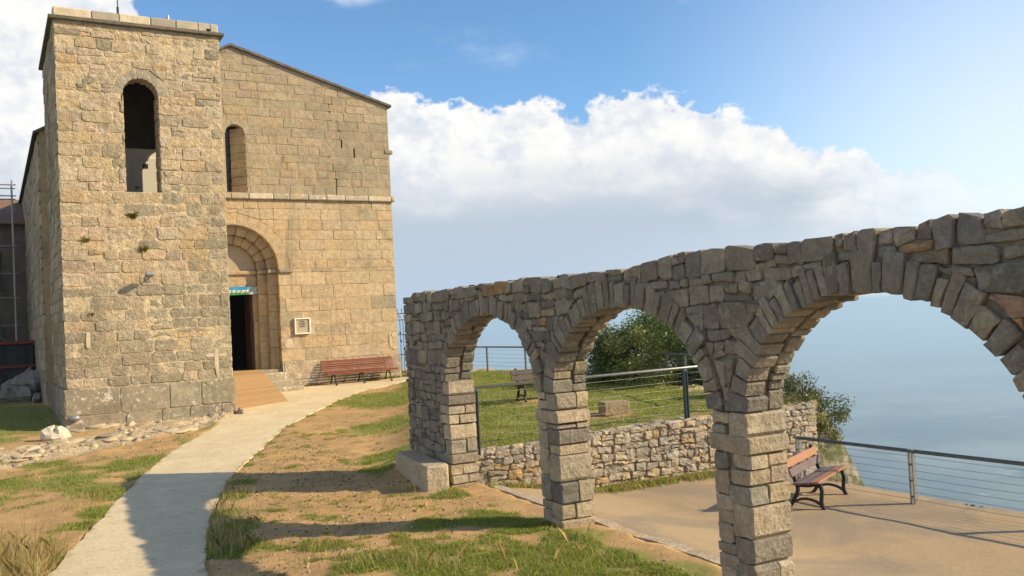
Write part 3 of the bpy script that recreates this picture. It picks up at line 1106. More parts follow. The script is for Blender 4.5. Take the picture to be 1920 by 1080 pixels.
# voussoirs: two across the thickness
for (c, a) in arches:
    for layer in (0, 1):
        t = 0.0
        while t < math.pi - 1e-4:
            da = rng.choice([rng.uniform(.075, .11), rng.uniform(.10, .16), rng.uniform(.14, .21)])
            sp = math.hypot(a * math.sin(t + .05), ARC_B * math.cos(t + .05))
            dt = da / max(sp, .3)
            if t + dt > math.pi - .09:
                dt = math.pi - t
            w0 = ring_w(t + dt / 2) * rng.uniform(.75, 1.18)
            inn = rng.uniform(-.015, .02)
            poly = [ell(c, a, t, inn), ell(c, a, t + dt, inn), ell(c, a, t + dt, w0), ell(c, a, t, w0 * rng.uniform(.9, 1.05))]
            col = pick(rng, PAL_ARC)
            dsplit = .24 + rng.uniform(-.04, .04)
            if layer == 0:
                arc_add(poly, -dsplit, .028 + rng.uniform(-.012, .015), col, .012, both=True, boost=1.5, chip=.08, rough=.010)
            else:
                arc_add(poly, -(ARC_T - .26 - rng.uniform(0, .03)), .01, pick(rng, PAL_ARC), .014, front=False, both=True)
            t += dt

# piers: coursed blocks with faces on the jambs
def pier_courses(z0, z1, left_free, right_free, sa, sb, wide):
    """sa<sb along s. right (lower s) jamb and left (higher s) jamb get blocks"""
    def seq_():
        z, out = z0, []
        while z < z1 - 1e-4:
            h = rng.choice([rng.uniform(.10, .17), rng.uniform(.17, .27), rng.uniform(.24, .36)])
            if z < 1.36 < z + h + .08:
                h = 1.36 - z
            elif abs(z - 1.36) < 1e-3:
                h = .17
            if z + h > z1 - .09:
                h = z1 - z
            out.append((z, z + h))
            z += h
        return out
    mid = sa + (sb - sa) * .54
    sides = [x for x, ok in (('r', right_free), ('l', left_free)) if ok]
    for side in sides:
        for (a, b) in seq_():
            imp = abs(a - 1.36) < 1e-3
            if wide:
                w_ = rng.uniform(.22, .44) if not imp else .36
                p, q = (sa, sa + w_) if side == 'r' else (sb - w_, sb)
            else:
                if imp and side == 'l':
                    continue
                k = mid + rng.uniform(-.05, .05)
                p, q = (sa, k) if side == 'r' else (k, sb)
                if imp:
                    p, q = sa, sb
            pr = .035 if imp else rng.uniform(-.012, .016)
            pa = p - (pr if side == 'r' or (imp and not wide) else 0)
            qb = q + (pr if side == 'l' or (imp and not wide) else 0)
            poly = [(pa, a), (qb, a + rng.uniform(-.012, .012)), (qb, b + rng.uniform(-.012, .012)), (pa, b)]
            colr = pick(rng, PAL_JAMB if rng.random() < .75 else PAL_ARC, .16)
            if imp or rng.random() < .4:
                arc_add(poly, -ARC_T - .01, .014 + rng.uniform(-.008, .012) + (.02 if imp else 0), colr, .013, both=True, gap=.005, chip=.10, boost=2.2)
            else:
                d = ARC_T * rng.uniform(.34, .66)
                arc_add(poly, -d, .014 + rng.uniform(-.01, .014), colr, .013, both=True, gap=.005, chip=.10, boost=2)
                poly2 = [(pa + rng.uniform(-.012, .012) * (side == 'r'), a), (qb, a), (qb, b), (pa + rng.uniform(-.012, .012) * (side == 'r'), b)]
                arc_add(poly2, -(ARC_T - d - .012), .01, pick(rng, PAL_JAMB, .16), .013, front=False, both=True, gap=.005, chip=.10)


pier_courses(-.15, ARC_Z0, True, True, 0.02, .56, False)
pier_courses(-.15, ARC_Z0, True, True, -3.65, -3.12, False)
pier_courses(-.15, ARC_Z0, False, True, 3.70, 5.72, True)
pier_courses(-.15, ARC_Z0, True, False, -8.7, -6.47, True)

# rubble above and beside
TOPN = lambda u: ARC_TOP + .05 * (2 * vnoise(u * 1.3, 4.4, 9) - 1) + .04 * (2 * vnoise(u * 3.7, 8.4, 9) - 1)
for front in (True, False):
    for (u0, u1, v0, v1) in ((3.98, 5.72, -.12, ARC_Z0), (-8.7, -6.76, -.12, ARC_Z0), (-8.7, 5.72, ARC_Z0, ARC_TOP)):
        for q in rows(u0, u1, v0, v1, .10, .25, .11, .36, rng, wav=.035, split=.36, lean=.03):
            if v0 > 1:
                m = centroid(q)
                q = [(p[0] + rng.uniform(-.025, .025), p[1] + rng.uniform(-.022, .022)) if p[1] < ARC_TOP - .02 else (p[0], TOPN(p[0]) + rng.uniform(-.02, .03)) for p in q]
            else:
                q = [(p[0] + rng.uniform(-.02, .02) * (u0 < p[0] < u1), p[1] + rng.uniform(-.018, .018)) for p in q]
            for (c, a) in arches:
                q = outside_ellipse(q, (c, ARC_Z0), a + ring_w(1.2) * .80, ARC_B + ring_w(1.57) * .82)
                if len(q) < 3:
                    break
            if len(q) < 3:
                continue
            r_ = rng.random()
            col = pick(rng, PAL_ARC, .18) if r_ > .035 else pick(rng, PAL_OCH)
            istop = max(p[1] for p in q) > ARC_TOP - .14
            dep = .235 if (istop or v0 > 1) else .20
            arc_add(q, -dep + .01, .002 + rng.uniform(-.014, .02), col, .015, front=front, bulge=.010, rough=.013, chip=.11)

# end face of the wall at its far end and the rough lit top
core = MB()


def arc_holes(v):
    hs = []
    for (c, a) in arches:
        if v < ARC_Z0:
            hs.append((c - a - .05, c + a + .05))
        elif v < ARC_Z0 + ARC_B + .07:
            k = math.sqrt(max(0, 1 - ((v - ARC_Z0) / (ARC_B + .07)) ** 2))
            hs.append((c - (a + .07) * k, c + (a + .07) * k))
    return hs


fr_core = (np.array(arc_pt(0, .032, 0)), fr_front[1], fr_front[2], fr_front[3])
strips(core, fr_core, -8.68, 5.69, -.3, ARC_TOP - .06, arc_holes, ARC_T - .064, .04)
core.build('mortar_core', M_mortar_arc, arc_root)
emit(arc_root, arc_stones, M_arc, 300)
bb = MB()
for s in arc_back:
    bb.add(s[0], s[1], s[2])
bb.build('back_face_stones', M_arc, arc_root, kind='stuff')

# ------------------------------------------------------------------ low retaining wall behind the arcade
ret_root = empty('retaining_wall', (10.5, 13.5, -.4), 'low beige rubble retaining wall between the sandy terrace and the lawn', 'wall')
RW = [(6.95, 14.05), (9.3, 13.62), (12.0, 13.38), (14.75, 13.12)]
RB = [-.28, -.45, -.5, -1.1]
RTOP = [.46, .60, .66, .70]
rng = random.Random(21)
PAL_RET = [(0.432, 0.365, 0.268), (0.391, 0.327, 0.243), (0.463, 0.398, 0.300), (0.360, 0.316, 0.250), (0.411, 0.338, 0.225), (0.339, 0.300, 0.243), (0.483, 0.387, 0.250), (0.391, 0.354, 0.293)]
ret_st = []
mcore = MB()
L0 = 0.0
for i in range(3):
    a, b = np.array(RW[i]), np.array(RW[i + 1])
    L = np.linalg.norm(b - a)
    U = np.array([*((b - a) / L), 0])
    N = np.array([U[1], -U[0], 0])
    fr = (np.array([a[0], a[1], 0]), U, np.array([0, 0, 1.]), N)
    zt = lambda u: RTOP[i] + (RTOP[i + 1] - RTOP[i]) * u / L
    for q in rows(0, L, -1.15 if i == 2 else RB[i] - .05, 1.0, .09, .21, .09, .30, rng, wav=.03, split=.3):
        q = [(p[0] + rng.uniform(-.025, .025) * (0 < p[0] < L), p[1] + rng.uniform(-.02, .02)) for p in q]
        sl = (zt(L) - zt(0)) / L
        q = clip_half(q, (sl, -1), -(zt(0) + rng.uniform(-.03, .02)))
        q = tidy(q, .007, rng, .16, .012) if len(q) > 2 else None
        if not q or poly_area(q) < .0025:
            continue
        v_, f_ = stone_mesh(q, fr, -.15, .012 + rng.uniform(-.014, .028), rng.uniform(.007, .018), rng, .012, .014)
        g = centroid(q)
        ctr = fr[0] + U * g[0] + np.array([0, 0, g[1]])
        ret_st.append((v_, f_, pick(rng, PAL_RET, .16) if rng.random() > .025 else (.46, .32, .15), px_score(ctr, poly_area(q)) * .8, None))
    # core and flat capstones
    z0 = -1.5
    pts = [fr[0] + U * uu + N * nn + np.array([0, 0, zz]) for nn in (-.42, -.02) for uu, zz in ((0, z0), (L, z0), (L, zt(L) - .05), (0, zt(0) - .05))]
    mcore.add([tuple(p) for p in pts], [(3, 2, 1, 0), (4, 5, 6, 7), (0, 1, 5, 4), (1, 2, 6, 5), (2, 3, 7, 6), (3, 0, 4, 7)])
    fr_t = (np.array([a[0], a[1], zt(0)]), np.array([U[0], U[1], sl]), -N, np.array([0, 0, 1.]))
    for q in rows(0, L, -.02, .44, .12, .24, .15, .42, rng, wav=.04, split=.1):
        q = [(p[0] + rng.uniform(-.02, .02), p[1] + rng.uniform(-.03, .03)) for p in q]
        q = tidy(q, .01, rng, .25, .01)
        if not q: continue
        v_, f_ = stone_mesh(q, fr_t, -.09, -.015 + rng.uniform(-.025, .025), .02, rng, .012, .012)
        g = centroid(q)
        ctr = fr_t[0] + fr_t[1] * g[0] + fr_t[2] * g[1]
        ret_st.append((v_, f_, pick(rng, PAL_RET, .12), px_score(ctr, poly_area(q)) * .14, None))
    # end face of the wall over the slope
    if i == 2:
        fe = (np.array([b[0], b[1], 0]), -N, np.array([0, 0, 1.]), U)
        for q in rows(0.0, .42, -1.1, zt(L), .10, .19, .14, .3, rng, wav=.02):
            q = tidy(q, .009, rng, .25, .008)
            v_, f_ = stone_mesh(q, fe, -.10, .015, .018, rng, .012, .008)
            ret_st.append((v_, f_, pick(rng, PAL_RET, .12), 1, None))
mcore.build('mortar_core', M_mortar_ret, ret_root)
emit(ret_root, ret_st, M_ret, 300, min_px=45)


# ------------------------------------------------------------------ bell tower
TX0, TX1, TY0, TY1, TTOP = 1.72, 6.04, 26.7, 32.0, 11.42
tower = empty('bell_tower', (3.88, 29.3, .4), 'square beige limestone bell tower with one tall arched opening in front', 'tower')
frT = (np.array([0, TY0, 0.]), np.array([1., 0, 0]), np.array([0, 0, 1.]), np.array([0, -1., 0]))
frTL = (np.array([TX0, 0, 0.]), np.array([0, -1., 0]), np.array([0, 0, 1.]), np.array([-1., 0, 0]))
frTR = (np.array([TX1, 0, 0.]), np.array([0, 1., 0]), np.array([0, 0, 1.]), np.array([1., 0, 0]))
PAL_T = [(0.462, 0.355, 0.227), (0.441, 0.336, 0.211), (0.431, 0.336, 0.227), (0.483, 0.380, 0.258), (0.410, 0.326, 0.227), (0.451, 0.331, 0.195), (0.441, 0.355, 0.253)]
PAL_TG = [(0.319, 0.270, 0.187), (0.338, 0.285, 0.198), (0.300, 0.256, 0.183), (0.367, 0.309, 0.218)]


def cut_window(q, c, r, sill, spring, ringw):
    """polygon minus an arched opening; a list of polygons"""
    if max(p[1] for p in q) <= sill + .02 or min(p[0] for p in q) > c + r + ringw or max(p[0] for p in q) < c - r - ringw:
        return [q]
    g = centroid(q)
    if g[1] > spring:
        k = outside_ellipse(q, (c, spring), r + ringw, r + ringw)
        return [k] if len(k) > 2 else []
    res = [clip_half(q, (-1, 0), -(c - r)), clip_half(q, (1, 0), c + r)]
    return [k for k in res if len(k) > 2 and poly_area(k) > .002]


def arch_hole(v, c, r, sill, spring, pad=0.0):
    if sill <= v < spring:
        return [(c - r - pad, c + r + pad)]
    if spring <= v < spring + r + pad:
        k = math.sqrt(max(0, (r + pad) ** 2 - (v - spring) ** 2))
        return [(c - k, c + k)]
    return []


rng = random.Random(31)
WINC, WINR, WSILL, WSPR = 3.835, .455, 6.80, 9.53
tw = []


def t_add(store, poly, fr, n1, col, bev=.014, gap=.008, chip=.13, n0=-.10, bulge=.006, rough=.006, mat=None, jit=.008, boost=1.0, both=False):
    q = tidy(poly, gap, rng, chip, jit)
    if not q or poly_area(q) < .002:
        return
    v_, f_ = stone_mesh(q, fr, n0, n1, bev, rng, bulge, rough, both)
    g = centroid(q)
    ctr = fr[0] + fr[1] * g[0] + fr[2] * g[1]
    store.append((v_, f_, col, px_score(ctr, poly_area(q)) * boost, mat))


for (v0, v1, h0, h1, w0, w1, wv, sp) in ((1.47, 4.9, .25, .36, .30, .72, .014, .04), (4.9, 9.0, .25, .37, .28, .68, .018, .07), (9.0, TTOP, .18, .30, .20, .58, .03, .2)):
    for q in rows(TX0, TX1, v0, v1, h0, h1, w0, w1, rng, levels=(WSILL, WSPR), wav=wv, split=sp):
        g = centroid(q)
        # two small stones have fallen out below the ochre plant
        if abs(g[0] - 2.36) < .16 and 4.86 < g[1] < 5.2 and q[1][0] - q[0][0] < .32:
            continue
        for k in cut_window(q, WINC, WINR, WSILL, WSPR, .27):
            g = centroid(k)
            grey = .12 + .85 * (g[1] < 4.3) + .45 * (abs(g[0] - 5.8) < .35) - .25 * (g[0] < 2.1) * (g[1] < 3.2)
            pal = PAL_TG if rng.random() < grey * (.4 + fbm(g[0] * .7, g[1] * .7, 77, 3)) else PAL_T
            k = [(p[0] + rng.uniform(-.012, .012) * (TX0 + .01 < p[0] < TX1 - .01), p[1] + rng.uniform(-.008, .008)) for p in k]
            t_add(tw, k, frT, .014 + rng.uniform(-.014, .020), pick(rng, pal, .10), bev=.008 + rng.uniform(0, .012), gap=.005, chip=.15, bulge=.010, rough=.008, jit=.011)
# ring of voussoirs round the opening, flush with the wall
nv = 11
for i in range(nv):
    a0, a1 = math.pi * i / nv, math.pi * (i + 1) / nv
    P_ = lambda a, r: (WINC + r * math.cos(a), WSPR + r * math.sin(a))
    r1 = WINR + .27 + rng.uniform(-.02, .02)
    t_add(tw, [P_(a0, WINR), P_(a0, r1), P_(a1, r1), P_(a1, WINR)], frT, .012, pick(rng, [(.36, .32, .25), (.34, .30, .235)], .08), n0=-.45, gap=.004, bulge=.002, rough=.002, chip=.05, jit=.003, mat=M_church)
# reveal stones of the opening (jambs)
for side in (-1, 1):
    for q in rows(-.62, -.02, WSILL, WSPR, .28, .40, .5, .7, rng, wav=.004):
        fr = (np.array([WINC + side * WINR, TY0, 0.]), np.array([0, -1., 0]) if side > 0 else np.array([0, 1., 0]), np.array([0, 0, 1.]), np.array([-side * 1., 0, 0]))
        qq = [(-p[0], p[1]) for p in q] if side < 0 else q
        if side > 0:
            qq = [(p[0], p[1]) for p in q]
        t_add(tw, qq, fr, .012 + rng.uniform(-.004, .012), pick(rng, PAL_TG), n0=-.08, mat=None, boost=.3)
# left flank (in shade): coursed stones
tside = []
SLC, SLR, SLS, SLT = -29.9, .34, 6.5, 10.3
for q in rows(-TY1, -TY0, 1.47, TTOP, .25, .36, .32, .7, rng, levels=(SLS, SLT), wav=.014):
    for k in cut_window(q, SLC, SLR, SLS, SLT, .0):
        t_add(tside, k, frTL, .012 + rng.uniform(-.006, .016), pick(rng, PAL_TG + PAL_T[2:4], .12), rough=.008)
for q in rows(TY0, TY1, 1.47, TTOP, .27, .38, .35, .7, rng, levels=(7.8, 9.1), wav=.012):
    for k in cut_window(q, 29.2, .42, 7.8, 9.1, .0):
        t_add(tside, k, frTR, .012, pick(rng, PAL_T, .12))
# plinth of large worn blocks
for fr, u0, u1, st in ((frT, TX0 - .06, TX1 + .06, tw), (frTL, -TY1, -TY0 + .06, tside)):
    for q in rows(u0, u1, .05, 1.46, .66, .74, .55, 1.25, rng, wav=.01):
        t_add(st, q, fr, .075 + rng.uniform(-.006, .012), pick(rng, [(.29, .25, .18), (.26, .23, .17), (.32, .275, .20)]), bev=.02, n0=-.05, mat=M_plinth if st is tw else None, chip=.08, bulge=.01, rough=.008)
core = MB()
core_f = MB()
strips(core_f, frT, TX0 + .005, TX1 - .005, .0, TTOP, lambda v: arch_hole(v, WINC, WINR, WSILL, WSPR, .03), .62, .06, n=.006)
core_f.c = [(.53, .43, .275)] * len(core_f.v)
core_f.build('mortar_face', M_tower, tower)
strips(core, frTL, -TY1, -TY0 - .62, .0, TTOP, lambda v: arch_hole(v, SLC, SLR, SLS, SLT), .6, .06)
strips(core, frTR, TY0 + .62, TY1, .0, TTOP, lambda v: arch_hole(v, 29.2, .42, 7.8, 9.1), .6, .06)
core.box2((TX0 - .05, TY0 - .05, 0), (TX1 + .05, TY0 - .001, 1.44))
core.box2((TX0 - .05, TY0, 0), (TX0 - .001, TY1, 1.44))
core.build('mortar_core', M_mortar_church, tower)
emit(tower, tw, M_tower, 300, min_px=60)
tb = MB()
for s in tside:
    tb.add(s[0], s[1], s[2])
tb.build('flank_stones', M_tower, tower, kind='stuff')
mb = MB(); mb.box2((TX0 - .13, TY0 - .14, TTOP), (TX1 + .14, TY1, TTOP + .09), bev=.012); mb.build('roof_slab', M_roof, tower)
x = TX0 - .02
for i, wd in enumerate((.95, .70, .82, .68, .62, .56)):
    c = [(.62, .52, .36), (.40, .35, .27), (.64, .54, .38), (.38, .33, .25), (.52, .44, .31), (.48, .42, .31)][i]
    z0 = TTOP + .093
    m = MB()
    if i < 5:
        m.box2((x + .004, TY0 - .05, z0), (x + wd - .004, TY0 + .3, z0 + .25), c, bev=.03)
    else:                                        # end block with a square drain hole
        m.box2((x + .004, TY0 - .05, z0), (x + .22, TY0 + .3, z0 + .25), c, bev=.01)
        m.box2((x + .218, TY0 - .048, z0 + .10), (x + .332, TY0 + .3, z0 + .248), c)
        m.box2((x + .33, TY0 - .05, z0), (x + wd - .004, TY0 + .3, z0 + .25), c, bev=.03)
    m.build('coping_block', M_coping, tower)
    x += wd
# belfry inside: floor, plastered partition with a small door
mb = MB(); mb.box2((TX0 + .6, TY0 + .62, 6.55), (TX1 - .6, TY1 - .3, 6.76)); mb.build('belfry_floor', M_farwall, tower)
mb = MB(); mb.box2((TX0 + .6, 30.05, 6.76), (TX1 - .6, 30.3, 8.66)); part = mb.build('belfry_partition', M_white, tower)
mb = MB(); mb.box2((4.02, 30.0, 6.78), (4.95, 30.05, 8.36), bev=.008); dr = mb.build('belfry_door', M_cabinet, part)
mb = MB(); mb.box2((4.30, 29.985, 8.04), (4.46, 29.999, 8.18)); mb.build('vent', M_iron, part)
mb = MB(); mb.tube([(4.06, 29.95, 7.43), (4.2, 29.95, 7.43)], .012); mb.tube([(4.08, 30.0, 7.43), (4.08, 29.95, 7.43)], .012); mb.tube([(4.08, 29.96, 7.37), (4.08, 29.96, 7.48)], .012); mb.build('door_handle', M_iron, part)
mb = MB(); mb.box2((TX0 + .6, 30.9, 8.66), (TX1 - .6, 31.2, TTOP)); mb.build('belfry_back_wall', M_farwall, tower)
mb = MB(); mb.tube([(3.5, 28, TTOP + .09), (3.5, 28, 12.4)], .035); mb.tube([(3.5, 28, 12.4), (3.5, 28, 15.2)], .016); mb.build('antenna', M_iron, tower)
mb = MB(); mb.tube([(4.88, 28, TTOP + .09), (4.88, 28, 12.32)], .04); mb.build('vent_pipe', M_galv, tower)
# pale mortar smears: a cross low on the tower
rs = random.Random(8)
def smear(name, pts, r, fr, root, mat, n=.034):
    m = MB()
    for (u, v, ru, rv) in pts:
        k = 12
        P_ = [tuple(fr[0] + fr[1] * (u + ru * math.cos(2 * math.pi * i / k) * rs.uniform(.7, 1.15)) + fr[2] * (v + rv * math.sin(2 * math.pi * i / k) * rs.uniform(.75, 1.1)) + fr[3] * (n - .03)) for i in range(k)]
        Q_ = [tuple(np.array(p) + fr[3] * .03) for p in P_]
        ctr = np.mean(np.array(Q_), 0)
        Q_ = [tuple(ctr + (np.array(p) - ctr) * .86) for p in Q_]
        m.add(P_ + Q_, [tuple(range(k, 2 * k))] + [(i, (i + 1) % k, k + (i + 1) % k, k + i) for i in range(k)])
    return m.build(name, mat, root)
M_smear = plain_mat('lime_smear', (0.58, 0.49, 0.35), 0.95, 10, 0.2, 0.01)
smear('mortar_smear', [(5.60, 1.98, .085, .45)], 1, frT, tower, M_smear, n=.046)
smear('mortar_smear', [(5.44, 2.15, .18, .065)], 1, frT, tower, M_smear, n=.042)
smear('mortar_smear', [(5.78, 2.14, .15, .055)], 1, frT, tower, M_smear, n=.044)
smear('mortar_smear', [(2.28, 2.75, .07, .30)], 1, frT, tower, M_smear, n=.044)

# ------------------------------------------------------------------ church
church = empty('church', (7.5, 40, .6), 'beige limestone church with gabled facade, round-arched portal and slit window', 'church')
FY = 32.0
frF = (np.array([0, FY, 0.]), np.array([1., 0, 0]), np.array([0, 0, 1.]), np.array([0, -1., 0]))
FX0, FX1 = 6.04, 13.46
APX, APZ, EAVZ = 7.6, 12.86, 11.14
PCX, PSPR, PR = 7.40, 4.93, 1.58
FWC, FWR, FWS, FWT = 7.66, .345, 7.64, 9.72
PAL_F = [(0.493, 0.379, 0.240), (0.478, 0.365, 0.230), (0.509, 0.395, 0.257), (0.467, 0.360, 0.234), (0.488, 0.365, 0.218), (0.467, 0.370, 0.251)]
PAL_FU = [(0.384, 0.312, 0.216), (0.365, 0.297, 0.207), (0.405, 0.326, 0.221), (0.355, 0.292, 0.207), (0.394, 0.307, 0.196)]
rng = random.Random(41)
fs_ = []


def crack_x(v):
    if 9.55 < v < 11.3:
        return float(np.interp(v, [9.67, 9.97, 10.4, 10.5, 11.05, 11.26], [11.57, 11.48, 11.40, 11.17, 11.14, 11.35]))
    if 7.62 < v < 9.0:
        return float(np.interp(v, [7.76, 8.06, 8.56, 8.95], [11.27, 11.33, 11.25, 11.04]))
    if 9.05 < v < 9.45:
        return 12.05
    return None


used_crack = []


def fixed_crack(a, b):
    k = crack_x((a + b) / 2)
    if k is None:
        return []
    used_crack.append((a, b, k))
    return [k]


def gable_clip(q):
    s = (APZ - EAVZ) / (FX1 - APX)
    q = clip_half(q, (-s, -1), -(APZ + s * APX) + .04)
    if len(q) > 2 and min(p[0] for p in q) < APX:
        q = clip_half(q, (.56, -1), .56 * APX - APZ + .04)
    return q


for (v0, v1, h0, h1, w0, w1, pal) in ((1.62, 4.8, .36, .52, .45, 1.0, PAL_F), (4.8, 7.42, .30, .42, .38, .85, PAL_F), (7.62, 12.9, .27, .37, .30, .72, PAL_FU)):
    for q in rows(FX0, FX1, v0, v1, h0, h1, w0, w1, rng, levels=(PSPR, FWT), wav=.008, fixed=fixed_crack if v0 > 7 else None):
        q = gable_clip(q)
        if len(q) < 3:
            continue
        kx = crack_x(centroid(q)[1]) if v0 > 7 else None
        if kx:
            q = [(p[0] + (.03 if abs(p[0] - kx) < 1e-4 and centroid(q)[0] > kx else -.03 if abs(p[0] - kx) < 1e-4 else 0), p[1]) for p in q]
        ks = cut_window(q, PCX, PR, .0, PSPR, .41)
        for k in ks:
            for kk in (cut_window(k, FWC, FWR, FWS, FWT, .0) if v0 > 7 else [k]):
                g = centroid(kk)
                pl = pal
                if v0 > 7 and abs(g[0] - 11.4) < 1.0 and rng.random() < .45:
                    pl = [(.31, .265, .18), (.34, .285, .195)]
                elif rng.random() < .06:
                    pl = [(.40, .33, .22), (.38, .315, .21)]
                t_add(fs_, kk, frF, .010 + rng.uniform(-.007, .009), pick(rng, pl, .06), bev=.005 + rng.uniform(0, .009), gap=.0055, chip=.09, n0=-.30, bulge=.006, rough=.004, jit=.006)
# flush ring of long voussoirs over the portal
nv = 15
for i in range(nv):
    a0, a1 = math.pi * i / nv, math.pi * (i + 1) / nv
    P_ = lambda a, r: (PCX + r * math.cos(a), PSPR + r * math.sin(a))
    t_add(fs_, [P_(a0, PR), P_(a0, PR + .42), P_(a1, PR + .42), P_(a1, PR)], frF, .009, pick(rng, PAL_F, .05), n0=-.30, gap=.004, bulge=.002, rough=.002, chip=.05, jit=.003)
# facade plinth
for q in rows(PCX + PR + .05, FX1 + .06, .2, 1.6, .60, .75, .5, 1.1, rng, wav=.008):
    t_add(fs_, q, frF, .075 + rng.uniform(-.005, .008), pick(rng, [(.38, .31, .21), (.35, .29, .20), (.40, .33, .23)]), n0=-.05, bev=.02, mat=M_plinth, chip=.08)


def f_holes(v):
    h = arch_hole(v, PCX, PR, 0, PSPR, .02) + arch_hole(v, FWC, FWR, FWS, FWT, .0)
    for a, b, k in used_crack:
        if a - .02 <= v <= b + .02:
            h.append((k - .032, k + .032))
    return h


def f_top(v):
    s = (APZ - EAVZ) / (FX1 - APX)
    if v < 9.4: return (1.5, FX1)
    if v > APZ - .02: return None
    return (max(1.5, APX - (APZ - v) / .56), min(FX1, APX + (APZ - v) / s))


core = MB()
strips(core, frF, FX0 - 4.5, FX1, -.2, APZ, f_holes, .5, .05, n=-.001, topf=f_top)
core.c = [(.42, .335, .205)] * len(core.v)
core.box2((PCX + PR + .02, FY - .055, -.2), (FX1 + .05, FY - .001, 1.57))
core.build('mortar_core', M_church, church)
emit(church, fs_, M_church, 300, min_px=60)

# recessed portal: two orders of jambs and archivolts, tympanum, lintel
portal = MB()
def frY(y): return (np.array([0, y, 0.]), np.array([1., 0, 0]), np.array([0, 0, 1.]), np.array([0, -1., 0]))
tymp = MB()
k = 24
fan = [(PCX + .94 * math.cos(math.pi * i / k), 32.66, PSPR + .94 * math.sin(math.pi * i / k)) for i in range(k + 1)]
tymp.prism(fan, (0, 0, 0), (0, .4, 0))
ty = tymp.build('tympanum', M_plaster, church)
pst = []
for (xa, xb, y, ra, rb) in ((8.66, 8.99, 32.22, 1.26, 1.62), (8.36, 8.67, 32.44, .94, 1.28)):
    for sd_ in (1, -1):
        for q in rows(xa, xb, 1.36, 4.80, .55, .8, .5, .6, rng, wav=.002):
            if sd_ < 0:
                q = [(2 * PCX - p[0], p[1]) for p in q][::-1]
            t_add(pst, q, frY(y), .0 + rng.uniform(-.003, .003), pick(rng, [(.43, .345, .225), (.40, .325, .215), (.45, .355, .225)], .08), n0=-.42, gap=.003, bev=.02, chip=.04, bulge=.002, rough=.002, jit=.002)
    nn_ = 11
    for i in range(nn_):
        a0, a1 = math.pi * i / nn_, math.pi * (i + 1) / nn_
        P_ = lambda a, r: (PCX + r * math.cos(a), PSPR + r * math.sin(a))
        am = (a0 + a1) / 2
        t_add(pst, [P_(a0, ra), P_(a0, rb), P_(am, rb), P_(a1, rb), P_(a1, ra), P_(am, ra)], frY(y), rng.uniform(-.004, .004), pick(rng, [(.45, .36, .23), (.42, .335, .215), (.47, .37, .225)], .08), n0=-.40, gap=.006, bev=.025, chip=.06, bulge=.004, rough=.003, jit=.003)
for q in rows(6.45, 8.36, 4.08, 4.79, .6, .8, .55, .75, rng, wav=.002):
    t_add(pst, q, frY(32.62), 0, pick(rng, [(.42, .34, .225), (.45, .36, .23)], .08), n0=-.3, gap=.004, bev=.012, chip=.04, bulge=.002, rough=.002)
for sd_ in (1, -1):
    for q in rows(8.2, 8.37, 1.36, 4.08, .8, 1.0, .5, .6, rng, wav=.002):
        if sd_ < 0:
            q = [(2 * PCX - p[0], p[1]) for p in q][::-1]
        t_add(pst, q, frY(32.62), 0, pick(rng, [(.40, .31, .19), (.43, .335, .21)], .06), n0=-.3, gap=.003, bev=.012, chip=.04, bulge=.002, rough=.002)
ps = emit(church, pst, M_church, 80, name='portal_stone', rest='portal_stones', min_px=40)
mold = MB()
mold.box2((PCX - .96, 32.52, 4.79), (PCX + .96, 32.7, 4.925), (.42, .335, .22), bev=.03)
mold.build('lintel_moulding', M_church, church)
for sd_ in (1, -1):
    mo = MB()
    mo.box2((PCX + sd_ * .96, 32.34, 4.80), (PCX + sd_ * 1.27, 32.8, 4.93), (.40, .33, .22), bev=.02)
    mo.box2((PCX + sd_ * 1.25, 32.12, 4.803), (PCX + sd_ * 1.585, 32.8, 4.933), (.40, .33, .22), bev=.02)
    mo.box2((PCX + sd_ * 1.582, 31.88, 4.797), (PCX + sd_ * 2.1, 32.4, 4.935), (.30, .26, .19), bev=.025)
    mo.build('impost_moulding', M_church, church)
m = MB()
pts = []
for i in range(33):
    a = math.pi * i / 32
    pts.append((PCX + (PR + .02) * math.cos(a), 31.985, PSPR + (PR + .02) * math.sin(a)))
m.tube(pts, .035, 6, (.33, .27, .19))
m.build('arch_moulding', M_church, church)
m = MB()
m.box2((8.12, 32.7, 1.42), (8.19, 33.55, 4.06), bev=.005)
dl = m.build('door_leaf', M_dark, church)
for z in (1.75, 2.75, 3.65):
    MB().box2((8.095, 32.78, z - .3), (8.118, 33.45, z + .3), bev=.006).build('door_panel', M_dark, dl)
m = MB(); m.box2((PCX - 1.575, 32.06, .2), (PCX + 1.575, 33.4, 1.375), (.36, .30, .21)); m.build('threshold', M_plinth, church)

# string course
x = 6.06
while x < FX1:
    wd = min(rng.uniform(.55, .95), FX1 + .12 - x)
    if wd < .1: break
    MB().box2((x + .004, FY - .13 - rng.uniform(0, .015), 7.43), (x + wd - .004, FY + .2, 7.62 + rng.uniform(-.012, .012)), pick(rng, [(.46, .40, .30), (.40, .35, .27), (.52, .46, .35)]), bev=.03).build('string_course_stone', M_lichen, church)
    x += wd
MB().box2((FX1 - .2, FY - .06, 9.28), (FX1 + .14, FY + .2, 9.42), (.33, .28, .2), bev=.03).build('projecting_stone', M_church, church)
